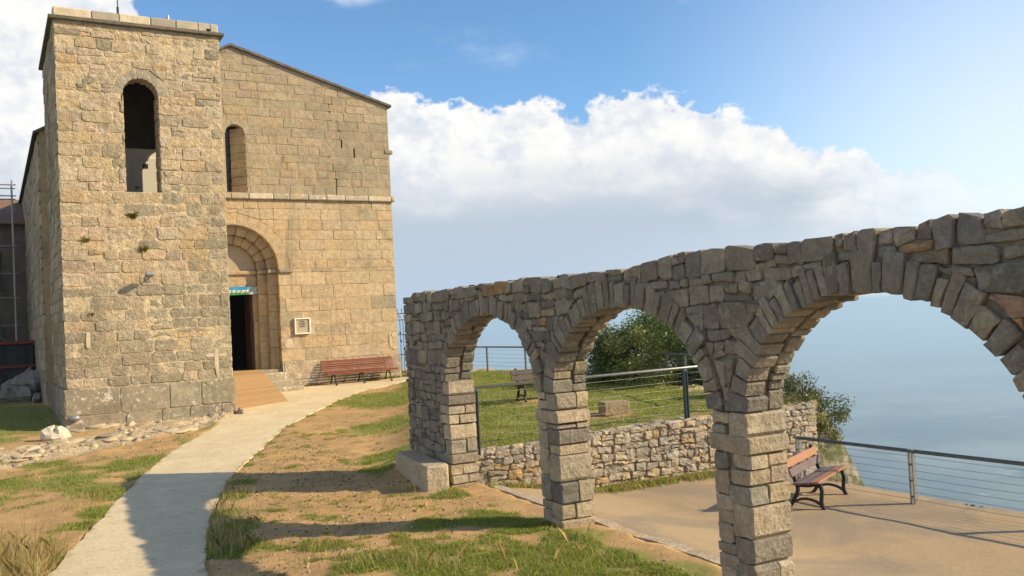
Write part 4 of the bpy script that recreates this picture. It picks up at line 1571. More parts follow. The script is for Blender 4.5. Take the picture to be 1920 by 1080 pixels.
# slit window: splayed reveal and dark glazing
wn = []
for q in rows(-.60, -.01, FWS, FWT + .25, .24, .33, .5, .6, rng, wav=.002):
    fr = (np.array([FWC + FWR, FY, 0.]), np.array([-.28, -.96, 0]) * -1, np.array([0, 0, 1.]), np.array([-.96, .28, 0]))
    fr = (np.array([FWC + FWR, FY, 0.]), np.array([.72, -.694, 0]), np.array([0, 0, 1.]), np.array([-.694, -.72, 0]))
    t_add(wn, q, fr, .012, pick(rng, [(.42, .34, .22), (.38, .31, .21)]), n0=-.2, gap=.004, bev=.012, chip=.05)
emit(church, wn, M_church, 20, name='window_reveal_stone', rest='window_reveal_stones', min_px=10)
m = MB()
m.box2((FWC - FWR - .05, FY + .42, FWS), (FWC + FWR + .05, FY + .5, FWT + FWR + .1))
gl = m.build('window_glazing', M_glass, church)
m = MB()
for i in range(7):
    m.tube([(FWC - .3, FY + .40, FWS + .2 + i * .3), (FWC + .3, FY + .40, FWS + .2 + i * .3)], .012, 5)
m.tube([(FWC - .12, FY + .40, FWS), (FWC - .12, FY + .40, FWT + .3)], .012, 5)
m.build('window_bars', M_iron, gl, label='thin dark bars over the slit window')
MB().box2((FWC - FWR - .12, FY - .10, FWS - .02), (FWC + FWR + .06, FY + .4, FWS + .01), (.4, .34, .25)).build('window_sill', M_lichen, church)
vr = []
for i in range(5):
    a0, a1 = math.pi * i / 5, math.pi * (i + 1) / 5
    P_ = lambda a, r: (FWC + r * math.cos(a), FWT + r * math.sin(a))
    t_add(vr, [P_(a0, FWR + .0), P_(a0, FWR + .22), P_(a1, FWR + .22), P_(a1, FWR)], frF, .016, pick(rng, [(.37, .32, .23)], .06), n0=-.4, gap=.004, bulge=.002, rough=.002, chip=.05)
emit(church, vr, M_church, 20, name='window_arch_stone', rest='window_arch_stones', min_px=10)

# nave: side walls, back wall, roof slabs
NX0 = 1.5
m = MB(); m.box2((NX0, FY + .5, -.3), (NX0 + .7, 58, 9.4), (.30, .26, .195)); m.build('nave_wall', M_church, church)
m = MB(); m.box2((FX1 - .7, FY + .5, -.3), (FX1, 58, EAVZ), (.42, .34, .23)); m.build('nave_wall', M_church, church)
m = MB(); m.box2((NX0, 57.3, -.3), (FX1, 58, EAVZ - 1), (.42, .34, .23)); m.build('back_wall', M_church, church)
m = MB(); m.box2((NX0 + .7, FY + .9, .9), (FX1 - .7, 57.3, 1.3)); m.build('nave_floor', M_farwall, church)
nw = []
frN = (np.array([NX0, 0, 0.]), np.array([0, -1., 0]), np.array([0, 0, 1.]), np.array([-1., 0, 0]))
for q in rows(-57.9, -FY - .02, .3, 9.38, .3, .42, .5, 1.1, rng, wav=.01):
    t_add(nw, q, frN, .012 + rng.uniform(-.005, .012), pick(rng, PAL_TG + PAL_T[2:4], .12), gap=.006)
b = MB()
for s in nw:
    b.add(s[0], s[1], s[2])
b.build('nave_wall_stones', M_church, church, kind='stuff')


def roof_slab(x0, z0, x1, z1, y0, y1, th):
    m = MB()
    m.prism([(x0, y0, z0), (x1, y0, z1), (x1, y0, z1 + th), (x0, y0, z0 + th)], (0, 0, 0), (0, y1 - y0, 0))
    m.build('roof_slab', M_roof, church)


sl = (APZ - EAVZ) / (FX1 - APX)
roof_slab(APX, APZ - .02, FX1 + .14, EAVZ - .02 - sl * .14, FY - .12, 58.2, .085)
roof_slab(APX - .001, APZ - .019, NX0 - .14, APZ - .02 - .56 * (APX - NX0 + .14), FY - .12, 58.2, .085)

# patch of white on the right corner of the facade
smear('mortar_smear', [(13.30, 2.35, .10, .12), (13.16, 2.1, .08, .28), (13.32, 1.86, .12, .07)], 1, frF, church, M_smear, n=.03)
smear('mortar_smear', [(9.25, 2.25, .16, .2)], 1, frF, church, M_smear, n=.03)

# ------------------------------------------------------------------ ramp, steps, plaque, banner, lamps
ramp = empty('wooden_ramp', (7.2, 29.6, .4), 'tan wooden plank ramp rising from the path to the church door', 'ramp')
rng = random.Random(51)
A0, A1 = Vector((6.12, 27.3, G(6.1, 27.3) + .045)), Vector((8.03, 28.14, G(8, 28.1) + .045))
B0, B1 = Vector((6.62, 31.93, 1.415)), Vector((8.19, 31.93, 1.415))
nb = 22
for i in range(nb):
    t0, t1 = i / nb, (i + 1) / nb - .0022
    dz = rng.uniform(-.003, .003)
    P_ = [A0.lerp(B0, t0), A1.lerp(B1, t0), A1.lerp(B1, t1), A0.lerp(B0, t1)]
    k = rng.uniform(.82, 1.15)
    MB().prism([tuple(p) for p in P_], (0, 0, -.035 + dz), (0, 0, dz), (.45 * k, .285 * k, .135 * k)).build('plank', M_deck, ramp)
m = MB()
m.prism([tuple(A1 + Vector((-.01, .2, -.05))), tuple(B1 + Vector((-.01, 0, -.05))), (B1.x - .01, B1.y, .3), (A1.x - .01, A1.y + .2, .3)], (-.05, 0, 0), (0, 0, 0), (.3, .19, .09))
m.build('side_board', M_deck, ramp)

steps = empty('stone_steps', (8.7, 31.4, .6), 'three worn lichen-spotted stone steps beside the ramp', 'steps')
for (x1, y0, y1, z1) in ((8.98, 31.55, 31.98, 1.27), (9.12, 31.18, 31.56, 1.02), (9.4, 30.82, 31.2, .80)):
    m = MB()
    m.box2((8.12, y0, .3), (x1, y1, z1), (.38, .33, .24), bev=.04)
    m.build('step', M_lichen, steps)

plq = empty('wall_plaque', (9.76, 31.95, 2.58), 'square stone plaque with dark lettering in a white frame on the facade', 'plaque')
m = MB(); m.box2((9.50, 31.925, 2.60), (10.02, 31.99, 3.13)); m.build('slab', M_slab, plq)
m = MB()
for a, b in (((9.47, 31.88, 3.105), (10.05, 31.985, 3.15)), ((9.47, 31.88, 2.57), (10.05, 31.985, 2.615)), ((9.47, 31.881, 2.612), (9.515, 31.984, 3.108)), ((10.005, 31.881, 2.612), (10.05, 31.984, 3.108))):
    m.box2(a, b)
m.build('frame', M_frame, plq)


def text_mesh(name, body, width, height, pos, mat, parent, shear=0.0, bold=0.0, align='CENTER'):
    cu = bpy.data.curves.new(name, 'FONT')
    cu.body = body
    cu.size = 1
    cu.shear = shear
    cu.offset = bold
    cu.align_x = align
    cu.extrude = 0.01
    cu.resolution_u = 3
    o = bpy.data.objects.new(name, cu)
    COL.objects.link(o)
    dg = bpy.context.evaluated_depsgraph_get()
    me = bpy.data.meshes.new_from_object(o.evaluated_get(dg))
    bpy.data.objects.remove(o)
    V = np.zeros(len(me.vertices) * 3)
    me.vertices.foreach_get('co', V)
    V = V.reshape(-1, 3)
    lo, hi = V.min(0), V.max(0)
    V[:, 0] = (V[:, 0] - (lo[0] + hi[0]) / 2) * (width / (hi[0] - lo[0]))
    V[:, 1] = (V[:, 1] - lo[1]) * (height / (hi[1] - lo[1]))
    W = np.stack([pos[0] + V[:, 0], pos[1] - np.abs(V[:, 2]) * .3 - (V[:, 2] > 0) * .002, pos[2] + V[:, 1]], 1)
    m = MB()
    m.add([tuple(p) for p in W], [tuple(p.vertices) for p in me.polygons])
    return m.build(name, mat, parent)


for body, wd, z in (('Santuari', .17, 3.01), ('de la Mare', .28, 2.945), ('de Déu', .19, 2.885), ('del Mont', .22, 2.82)):
    text_mesh('lettering', body, wd, .045, (9.75, 31.922, z), M_ink, plq, bold=.01)

bmat, t = mat_new('printed_banner')
pos = t.n('ShaderNodeNewGeometry').outputs['Position']
sp = t.n('ShaderNodeSeparateXYZ', {0: pos})
nz = t.noise(pos, 9, 4, 0.6)
zz = t.math('ADD', sp.outputs['Z'], t.math('MULTIPLY', t.math('SUBTRACT', nz, .5), .16))
c = t.mix(t.ramp01(zz, 4.15, 4.26), (0.04, 0.24, 0.05), (0.02, 0.26, 0.55))
c = t.mix(t.ramp01(t.math('ADD', sp.outputs['X'], t.math('MULTIPLY', nz, .2)), 8.10, 8.24), c, t.mix(t.ramp01(t.noise(pos, 22, 4, .7), .42, .58), (.12, .20, .26), (.55, .58, .60)))
finish(t, c, 0.6)
ban = empty('banner', (7.45, 32.55, 4.09), 'blue and green printed banner with white script above the church door', 'banner')
m = MB()
xs_ = np.linspace(6.5, 8.41, 14)
V = []
for i, xx in enumerate(xs_):
    off = .012 * math.sin(i * 1.7)
    V += [(xx, 32.53 + off, 4.085 + .012 * (xx - 8.4)), (xx, 32.53 + off, 4.355 + .006 * math.sin(i)), (xx, 32.536 + off, 4.355 + .006 * math.sin(i)), (xx, 32.536 + off, 4.085 + .012 * (xx - 8.4))]
F = []
for i in range(13):
    a, b = i * 4, i * 4 + 4
    F += [(a + j, a + (j + 1) % 4, b + (j + 1) % 4, b + j) for j in range(4)]
F += [(3, 2, 1, 0), (52, 53, 54, 55)]
m.add(V, F)
m.build('cloth', bmat, ban)
text_mesh('lettering', 'at és un jardí', .74, .165, (7.69, 32.512, 4.115), M_wtext, ban, shear=.35, bold=.015)

lamp = empty('wall_floodlight', (3.83, 26.6, 4.42), 'small grey floodlight on an arm halfway up the tower front', 'lamp')
m = MB(); m.box((3.84, 26.33, 4.47), (.20, .26, .10), Matrix.Rotation(R(-12), 3, 'X'), bev=.02); m.build('housing', M_zinc, lamp)
m = MB(); m.tube([(3.84, 26.72, 4.36), (3.84, 26.5, 4.38), (3.84, 26.36, 4.43)], .018); m.box2((3.78, 26.64, 4.30), (3.90, 26.68, 4.44)); m.build('bracket', M_zinc, lamp)
lamp = empty('ground_spotlight', (1.88, 26.5, .62), 'oval grey light fitting fixed low on the tower corner', 'lamp')
m = MB(); m.tube([(1.76, 26.56, .72), (1.80, 26.54, .72), (1.96, 26.54, .72), (2.0, 26.56, .72)], [.04, .07, .07, .04], 10); m.build('housing', M_zinc, lamp, smooth=True)
m = MB(); m.box2((1.84, 26.56, .70), (1.92, 26.66, .74)); m.build('bracket', M_zinc, lamp)


# ------------------------------------------------------------------ benches
def flat_bar(mb, pts, w, th, axis):
    """a bar of rectangular section (w along axis, th in the plane) swept along pts"""
    pts = [Vector(p) for p in pts]
    ax = Vector(axis)
    V, F = [], []
    ths = th if isinstance(th, (list, tuple)) else [th] * len(pts)
    for i, p in enumerate(pts):
        d = (pts[min(i + 1, len(pts) - 1)] - pts[max(i - 1, 0)]).normalized()
        nn = d.cross(ax).normalized()
        for a, b in ((-1, -1), (1, -1), (1, 1), (-1, 1)):
            V.append(tuple(p + ax * (a * w / 2) + nn * (b * ths[i] / 2)))
    for i in range(len(pts) - 1):
        for k in range(4):
            F.append((i * 4 + k, i * 4 + (k + 1) % 4, i * 4 + 4 + (k + 1) % 4, i * 4 + 4 + k))
    F += [(3, 2, 1, 0), tuple(len(pts) * 4 - 4 + k for k in range(4))]
    mb.add(V, F)


def curve(pts, n=5):
    """Catmull-Rom through points"""
    P = [Vector(p) for p in pts]
    out = []
    for i in range(len(P) - 1):
        p0, p1, p2, p3 = P[max(i - 1, 0)], P[i], P[i + 1], P[min(i + 2, len(P) - 1)]
        for k in range(n):
            t = k / n
            out.append(0.5 * ((2 * p1) + (-p0 + p2) * t + (2 * p0 - 5 * p1 + 4 * p2 - p3) * t * t + (-p0 + 3 * p1 - 3 * p2 + p3) * t ** 3))
    out.append(P[-1])
    return out


def park_bench(loc, ang, length, label, mats, group=None):
    """two cast end frames, three seat boards and two back boards; faces local -Y"""
    root = empty('park_bench', loc, label, 'bench', group)
    xf = Matrix.Translation(loc) @ Matrix.Rotation(ang, 4, 'Z')
    for sx in (-1, 1):
        x = sx * (length / 2 - .16)
        m = MB(xf)
        flat_bar(m, curve([(x, -.27, 0.0), (x, -.235, .12), (x, -.25, .28), (x, -.22, .40)]), .05, [.075] + [.05] * 15, (1, 0, 0))
        flat_bar(m, curve([(x, .27, 0.0), (x, .20, .10), (x, .12, .28), (x, .15, .42), (x, .22, .62), (x, .27, .80)]), .05, [.075] + [.05] * 25, (1, 0, 0))
        flat_bar(m, curve([(x, -.22, .395), (x, -.05, .36), (x, .14, .36)]), .05, .05, (1, 0, 0))
        flat_bar(m, curve([(x, -.25, .06), (x, -.12, .135), (x, .06, .15), (x, .23, .07)]), .045, .035, (1, 0, 0))
        m.build('end_frame', M_iron, root)
    for i, (y, z, tilt) in enumerate(((-.20, .435, .06), (-.06, .415, .06), (.08, .40, .06))):
        m = MB(xf)
        m.box((0, y, z), (length, .125, .032), Matrix.Rotation(-tilt, 3, 'X'), bev=.008)
        m.build('seat_board', mats[i], root)
    for i, (y, z) in enumerate(((.175, .56), (.225, .70))):
        m = MB(xf)
        m.box((0, y, z), (length, .03, .125), Matrix.Rotation(-.34, 3, 'X'), bev=.008)
        m.build('back_board', mats[3 + i], root)
    return root


park_bench((11.42, 10.22, -.405), math.atan2(.42, .91), 1.55, 'wooden bench with worn orange top board beside the terrace railing', [M_orange, M_plum, M_plum, M_plum, M_orange])
park_bench((12.05, 19.3, G(12.05, 19.3)), math.atan2(-.10, .99), 1.7, 'dark wooden bench on the lawn seen through the left arch', [M_dkboard] * 5)

# long slatted bench in front of the facade
bx0, bx1, byc = 10.33, 13.08, 31.42
bz = G(11.7, 31.4) + .012
rb = empty('slatted_bench', (11.7, byc, bz), 'long red slatted bench with curved back against the church facade', 'bench')
prof = curve([(-.30, .40), (-.24, .445), (-.10, .43), (.06, .395), (.16, .42), (.22, .54), (.27, .68), (.33, .80), (.39, .845)] and [(0, -.30, .40), (0, -.24, .445), (0, -.10, .43), (0, .06, .395), (0, .16, .42), (0, .22, .54), (0, .27, .68), (0, .33, .80), (0, .39, .845)], 12)
# even spacing along the profile
dist = [0]
for a, b in zip(prof[:-1], prof[1:]):
    dist.append(dist[-1] + (b - a).length)
ns = 15
for i in range(ns):
    d = dist[-1] * i / (ns - 1)
    k = min(range(len(dist)), key=lambda j: abs(dist[j] - d))
    k2 = min(k + 1, len(prof) - 1); k1 = max(k - 1, 0)
    tn = (prof[k2] - prof[k1]).normalized()
    ang = math.atan2(tn.z, tn.y)
    m = MB()
    m.box(((bx0 + bx1) / 2, byc + prof[k].y, bz + prof[k].z), (bx1 - bx0, .046, .024), Matrix.Rotation(ang, 3, 'X'), bev=.006)
    m.build('slat', M_redwood, rb)
for x in (bx0 + .32, (bx0 + bx1) / 2, bx1 - .32):
    m = MB()
    flat_bar(m, [Vector((x, byc + p.y, bz + p.z - .03)) for p in prof[::4]], .04, .03, (1, 0, 0))
    flat_bar(m, curve([(x, byc - .34, bz), (x, byc - .24, bz + .16), (x, byc - .14, bz + .34), (x, byc - .02, bz + .39)]), .04, .035, (1, 0, 0))
    flat_bar(m, curve([(x, byc + .34, bz), (x, byc + .22, bz + .16), (x, byc + .10, bz + .33), (x, byc - .02, bz + .39)]), .04, .035, (1, 0, 0))
    flat_bar(m, [(x, byc - .40, bz + .012), (x, byc - .28, bz + .012)], .06, .024, (1, 0, 0))
    flat_bar(m, [(x, byc + .28, bz + .012), (x, byc + .40, bz + .012)], .06, .024, (1, 0, 0))
    m.build('iron_leg', M_iron, rb)

# ------------------------------------------------------------------ stone blocks
m = MB()
rng = random.Random(61)
m.box((6.47, 14.62, .19), (.40, 2.0, .46), rotz(-.15), (.44, .37, .265), bev=.03)
for i, p in enumerate(m.v):
    m.v[i] = (p[0] + rng.uniform(-.008, .008), p[1] + rng.uniform(-.01, .01), p[2] + rng.uniform(-.006, .006))
m.build('stone_bench_block', M_ret, label='long dressed stone block at the foot of the left pier', cat='stone block')
m = MB()
zb = G(11.3, 15.3)
m.box((11.36, 15.52, zb + .13), (.56, .42, .28), rotz(-.25), (.36, .27, .16), bev=.015)
m.build('square_stone_block', M_ret, label='low square tan stone block on the lawn behind the cable fence', cat='stone block')


# ------------------------------------------------------------------ fences
def cable_fence(name, label, pts, h, post_kind, posts, rail_r=.028, cables=7, rail_mat=M_steel, post_mat=M_steel, zf=None, cable_mat=M_galv, double=False, cr=.0045):
    """pts: (x, y, z) polyline of the foot; posts: list of indices or (x, y, z)"""
    pts = [Vector(p) for p in pts]
    root = empty(name, pts[0], label, 'fence')
    up = Vector((0, 0, 1))
    m = MB(); m.tube([p + up * h for p in pts], rail_r, 10); m.build('top_rail', rail_mat, root, smooth=True)
    for k in range(cables):
        z = h * (k + .7) / (cables + .4)
        for a, b in zip(pts[:-1], pts[1:]):
            n_ = 6
            cp = [a.lerp(b, i / n_) + up * (z - .008 * math.sin(math.pi * i / n_)) for i in range(n_ + 1)]
            m = MB(); m.tube(cp, cr, 5); m.build('cable', cable_mat, root, smooth=True)
    for p in posts:
        p = Vector(p)
        j = min(range(len(pts)), key=lambda q: (pts[q] - p).length)
        d = (pts[min(j + 1, len(pts) - 1)] - pts[max(j - 1, 0)]); d.z = 0; d.normalize()
        ang = math.atan2(d.y, d.x)
        m = MB()
        if double:
            for o_ in (-.032, .032):
                m.box(p + up * (h / 2 - .08) + d * o_, (.022, .075, h + .14), rotz(ang), bev=.003)
            for zz in (.15, .45, .75):
                m.box(p + up * (h * zz), (.06, .02, .03), rotz(ang))
            m.box(p + up * (h + .004), (.10, .05, .05), rotz(ang), bev=.006)
        else:
            m.box(p + up * (h / 2 - .06), (.055, .055, h + .12), rotz(ang), bev=.005)
        m.build('post', post_mat, root)
    return root


TZ = -.41
cable_fence('terrace_railing', 'grey steel cable railing along the terrace edge above the drop', [(12.27, 11.35, TZ), (12.25, 9.08, TZ), (12.27, 6.8, TZ), (12.3, 4.5, TZ), (12.3, 2.2, TZ)], .82, 0,
            [(12.27, 11.35, TZ), (12.25, 9.08, TZ), (12.27, 6.8, TZ), (12.3, 4.5, TZ)], rail_r=.03, cables=7, double=True, post_mat=M_galv, cr=.004)
cable_fence('lawn_fence', 'cable fence with pale galvanised rail on top of the rubble wall', [(7.16, 13.84, .66), (11.72, 13.62, .68), (13.6, 13.5, .70)], .95, 0,
            [(7.2, 13.84, .60), (11.72, 13.62, .62), (13.6, 13.5, .70)], rail_r=.026, cables=6, rail_mat=M_galv, post_mat=M_bluepost, double=True, cr=.0032)
FP = [(13.9, 14.5), (14.99, 17.38), (15.57, 20.77), (16.1, 24.2), (16.47, 27.63), (16.2, 29.99), (15.6, 32.6)]
FP = [(x, y, G(x, y)) for x, y in FP]
cable_fence('cliff_fence', 'dark cable fence along the far edge of the lawn', FP, .95, 0, FP, rail_r=.028, cables=6, post_mat=M_steel, cr=.0045)

# information panel half hidden behind the left pier
z0 = G(7.5, 14.6)
sg = empty('information_panel', (7.6, 14.65, z0), 'dark blue post with a pale panel just behind the left pier', 'sign')
m = MB(); m.box((7.66, 14.69, z0 + .42), (.05, .03, .95), Matrix.Rotation(.06, 3, 'Y'), bev=.004); m.build('post', M_bluepost, sg)
m = MB(); m.box((7.42, 14.75, z0 + .66), (.46, .02, .42), rotz(-.1), bev=.004); m.build('panel', M_panel, sg)
m = MB(); m.box((7.16, 14.78, z0 + .42), (.05, .03, .95), bev=.004); m.build('post', M_bluepost, sg)

# wrought iron gate right of the facade
gz = .78
gate = empty('iron_gate', (14.2, 32.35, gz), 'black wrought-iron gate with spikes and scrolls at the facade corner', 'gate')
gx0, gx1, gy = 13.58, 14.85, 32.36
gh = 2.42
for x in np.arange(gx0 + .02, gx1, .125):
    m = MB(); m.tube([(x, gy, gz + .05), (x, gy, gz + gh - .28)], .011, 6); m.build('bar', M_iron, gate)
for z in (.12, .78, 1.55, gh - .30, gh - .06):
    m = MB(); m.box(((gx0 + gx1) / 2, gy, gz + z), (gx1 - gx0, .03, .03)); m.build('cross_rail', M_iron, gate)
for x in np.arange(gx0 + .06, gx1, .18):
    m = MB(); m.tube([(x, gy, gz + gh - .06), (x, gy, gz + gh + .10), (x, gy, gz + gh + .17)], [.012, .014, .002], 6); m.build('spike', M_iron, gate)
for i, x in enumerate(np.arange(gx0 + .12, gx1 - .05, .25)):
    m = MB()
    m.tube([(x + .09 * (1 - k / 22) * math.cos(k * .55) * (1 if i % 2 else -1), gy, gz + gh - .18 + .085 * (1 - k / 22) * math.sin(k * .55)) for k in range(20)], .009, 5)
    m.build('scroll', M_iron, gate)
for (x, z) in ((gx0 + .14, 1.62), (gx0 + .17, 1.3), (gx0 + .3, 1.0), (gx0 + .43, 1.62)):
    m = MB(); m.tube([(x, gy, gz + z - .05), (x, gy, gz + z), (x, gy, gz + z + .05)], [.012, .045, .012], 8); m.build('knot', M_iron, gate)
for x in (gx0 - .01, gx0 + .50):
    m = MB(); m.box((x, gy, gz + gh / 2), (.04, .04, gh)); m.build('stile', M_iron, gate)

# ------------------------------------------------------------------ far left: scaffold, building, container, rubble
bl = empty('rear_building', (-3.5, 47, .6), 'shaded stone building with tiled roof behind the scaffold at far left', 'building')
m = MB(); m.box2((-9, 45, -.3), (1.48, 52, 8.0)); wl = m.build('wall', M_farwall, bl)
for (x0, x1, z0, z1) in ((-.9, .5, 5.0, 6.8), (-.9, .5, 1.2, 3.4), (-4, -2.6, 5.0, 6.8)):
    m = MB(); m.box2((x0, 44.92, z0), (x1, 44.995, z1)); ww = m.build('window', M_glass, bl)
    m = MB(); m.box2((x0 - .1, 44.88, z0 - .12), (x1 + .1, 44.99, z0 - .004)); m.build('sill', M_farwall, ww)
m = MB(); m.prism([(-9.2, 44.6, 7.95), (1.5, 44.6, 7.95), (1.5, 44.6, 8.1), (-9.2, 44.6, 8.1)], (0, 0, 0), (0, 4.2, 1.5)); m.build('roof', M_tile, bl)
m = MB(); m.prism([(-9.2, 48.8, 9.45), (1.5, 48.8, 9.45), (1.5, 48.8, 9.6), (-9.2, 48.8, 9.6)], (0, 0, 0), (0, 4.2, -1.5)); m.build('roof', M_tile, bl)

sc = empty('scaffold', (-.5, 42, .5), 'galvanised tube scaffold standing before the shaded building at far left', 'scaffold')
for y in (41.6, 42.6):
    for x in (.95, -1.4, -3.7):
        m = MB(); m.tube([(x, y, .4), (x, y, 9.4)], .028, 7); m.build('standard', M_galv, sc)
for z in (2.5, 4.6, 6.7, 8.2, 8.75, 9.2):
    for y in (41.6, 42.6):
        m = MB(); m.tube([(-3.9, y, z), (1.1, y, z)], .024, 6); m.build('ledger', M_galv, sc)
for z in (2.5, 4.6, 6.7):
    for j in range(3):
        m = MB(); m.box((-1.4, 41.75 + j * .33, z + .05), (4.9, .30, .045)); m.build('deck_board', M_plum, sc)
for z in (3.0, 5.1, 7.2):
    m = MB(); m.tube([(-3.9, 41.6, z + .5), (1.1, 41.6, z + .5)], .02, 6); m.build('guard_rail', M_galv, sc)
m = MB(); m.tube([(.95, 41.58, 2.5), (-1.4, 41.58, 4.6)], .02, 6); m.build('brace', M_galv, sc)

sk = empty('skip_container', (-.4, 39.8, .5), 'dark steel skip container with faded red rim beside the nave wall', 'container')
cx0, cx1, cy0, cy1, cz0, cz1 = -3.2, 1.42, 38.8, 41.0, .75, 2.75
m = MB()
m.prism([(cx0 + .3, cy0 + .1, cz0), (cx1, cy0 + .1, cz0), (cx1, cy1, cz0), (cx0 + .3, cy1, cz0)], (0, 0, 0), (0, 0, 2.0))
m.build('body', M_skip, sk)
for z, hh in ((cz1 - .02, .12), (cz0 + 1.1, .09), (cz0 - .02, .2)):
    m = MB(); m.box2((cx0, cy0 - .06 if z > 2 else cy0, z), (cx1 + .06, cy0 + .099, z + hh), bev=.01); m.build('rim' if z > 2 else 'rib', M_skipred, sk)
for x in np.arange(cx0 + .5, cx1, .75):
    m = MB(); m.box2((x, cy0 + .02, cz0 + .2), (x + .09, cy0 + .098, cz1 - .05)); m.build('stiffener', M_skip, sk)
for x in (cx0 + .6, cx1 - .7):
    m = MB(); m.box2((x, cy0 + .2, .3), (x + .25, cy1 - .2, cz0 - .002)); m.build('skid', M_skip, sk)


# ------------------------------------------------------------------ rocks
def rock_geo(c, r, rng, flat=.7, n=7, m_=5):
    V, F = [], []
    ph = [rng.uniform(0, 6.28) for _ in range(6)]
    for i in range(m_ + 1):
        a = math.pi * i / m_
        for k in range(n):
            b = 2 * math.pi * k / n
            rr = r * (1 + .22 * math.sin(2 * b + ph[0]) + .16 * math.sin(3 * b + ph[1] + a * 2) + rng.uniform(-.13, .13))
            V.append((c[0] + rr * math.sin(a) * math.cos(b), c[1] + rr * math.sin(a) * math.sin(b), c[2] + rr * flat * math.cos(a)))
    for i in range(m_):
        for k in range(n):
            F.append((i * n + k, i * n + (k + 1) % n, (i + 1) * n + (k + 1) % n, (i + 1) * n + k))
    return V, F


rng = random.Random(71)
V, F = rock_geo((1.33, 25.15, G(1.3, 25.1) + .10), .30, rng, .68, 10, 7)
MB().add(V, F, (.60, .53, .41)).build('white_boulder', M_rock, label='single white boulder on the grass at the tower corner', cat='rock')
V, F = rock_geo((6.17, 26.48, G(6.2, 26.5) + .05), .12, rng, .9, 9, 6)
MB().add(V, F, (.30, .26, .20)).build('corner_stone', M_rock, label='small grey stone where the path meets the tower foot', cat='rock')
V, F = rock_geo((14.0, 32.0, G(13.9, 32) + .1), .24, rng, .8, 9, 6)
MB().add(V, F, (.56, .48, .36)).build('gate_stone', M_rock, label='pale rough stone lying below the iron gate', cat='rock')
for i, (x, y, r_) in enumerate(((1.05, 35.2, .42), (.55, 35.5, .36), (1.2, 35.8, .5), (.9, 36.3, .55), (.2, 35.9, .3), (1.35, 34.4, .22))):
    V, F = rock_geo((x, y, G(x, y) + r_ * .5 + (.35 if i in (2,) else 0)), r_, rng, .8, 9, 6)
    MB().add(V, F, (.22, .20, .175)).build('rubble_rock', M_rock, label=['grey rock at the front of the rubble heap by the container', 'low grey rock left in the rubble heap by the container', 'topmost grey rock of the rubble heap by the container', 'large rear rock of the rubble heap by the container', 'leftmost rock of the rubble heap by the container', 'small rock against the tower flank before the rubble heap'][i], cat='rock', group='rubble heap beside the container')
# scattered limestone pieces breaking through before the tower
m = MB()
nr = 0
while nr < 260:
    x, y = rng.uniform(-4, 6.4), rng.uniform(20.5, 26.6)
    if rng.random() > float(rock_mask(x, y)) ** 1.3 or bool(in_poly(x, y, PATH)):
        continue
    r_ = rng.choice([.03, .04, .05, .06, .09]) * rng.uniform(.7, 1.5)
    z = float(ground_z(np.array([x]), np.array([y]))[0])
    r_ *= rng.choice([.5, .8, 1.2])
    V, F = rock_geo((x, y, z - r_ * .12), r_, rng, .62, 8, 5)
    k = rng.uniform(.6, 1.05)
    m.add(V, F, (.56 * k, .455 * k, .31 * k))
    nr += 1
nr = 0
while nr < 34:
    x, y = rng.uniform(-4, 6.2), rng.uniform(20.8, 26.5)
    if rng.random() > float(rock_mask(x, y)) ** 1.5 or bool(in_poly(x, y, PATH)) or bool(in_poly(x + .3, y, PATH)):
        continue
    r_ = rng.uniform(.14, .42)
    z = float(ground_z(np.array([x]), np.array([y]))[0])
    V, F = rock_geo((x, y, z - r_ * .07), r_, rng, .18, 14, 8)
    k = rng.uniform(.8, 1.05)
    m.add(V, F, (.54 * k, .435 * k, .285 * k))
    nr += 1
m.build('limestone_rubble', M_rock, kind='stuff', smooth=True, label='pale broken limestone scattered at the foot of the tower', cat='rubble')
# pebbles on the bare earth and terrace edge
m = MB()
for _ in range(2600):
    if rng.random() < .88:
        x, y = rng.uniform(2.2, 7), rng.uniform(7.5, 22)
        if bool(in_poly(x, y, PATH)) or x > 6.4: continue
        z = float(ground_z(np.array([x]), np.array([y]))[0])
        r_ = rng.uniform(.008, .024)
    else:
        x, y = 12.70 + rng.uniform(-.10, .12), rng.uniform(3, 13)
        z = TZ - .02
        r_ = rng.uniform(.01, .04)
    V, F = rock_geo((x, y, z + r_ * .2), r_, rng, .6, 6, 4)
    k = rng.choice([rng.uniform(.6, 1.1), rng.uniform(.2, .4)])
    m.add(V, F, (.52 * k, .42 * k, .29 * k))
m.build('pebbles', M_rock, kind='stuff', label='small pebbles on the bare earth and along the terrace edge', cat='pebbles')


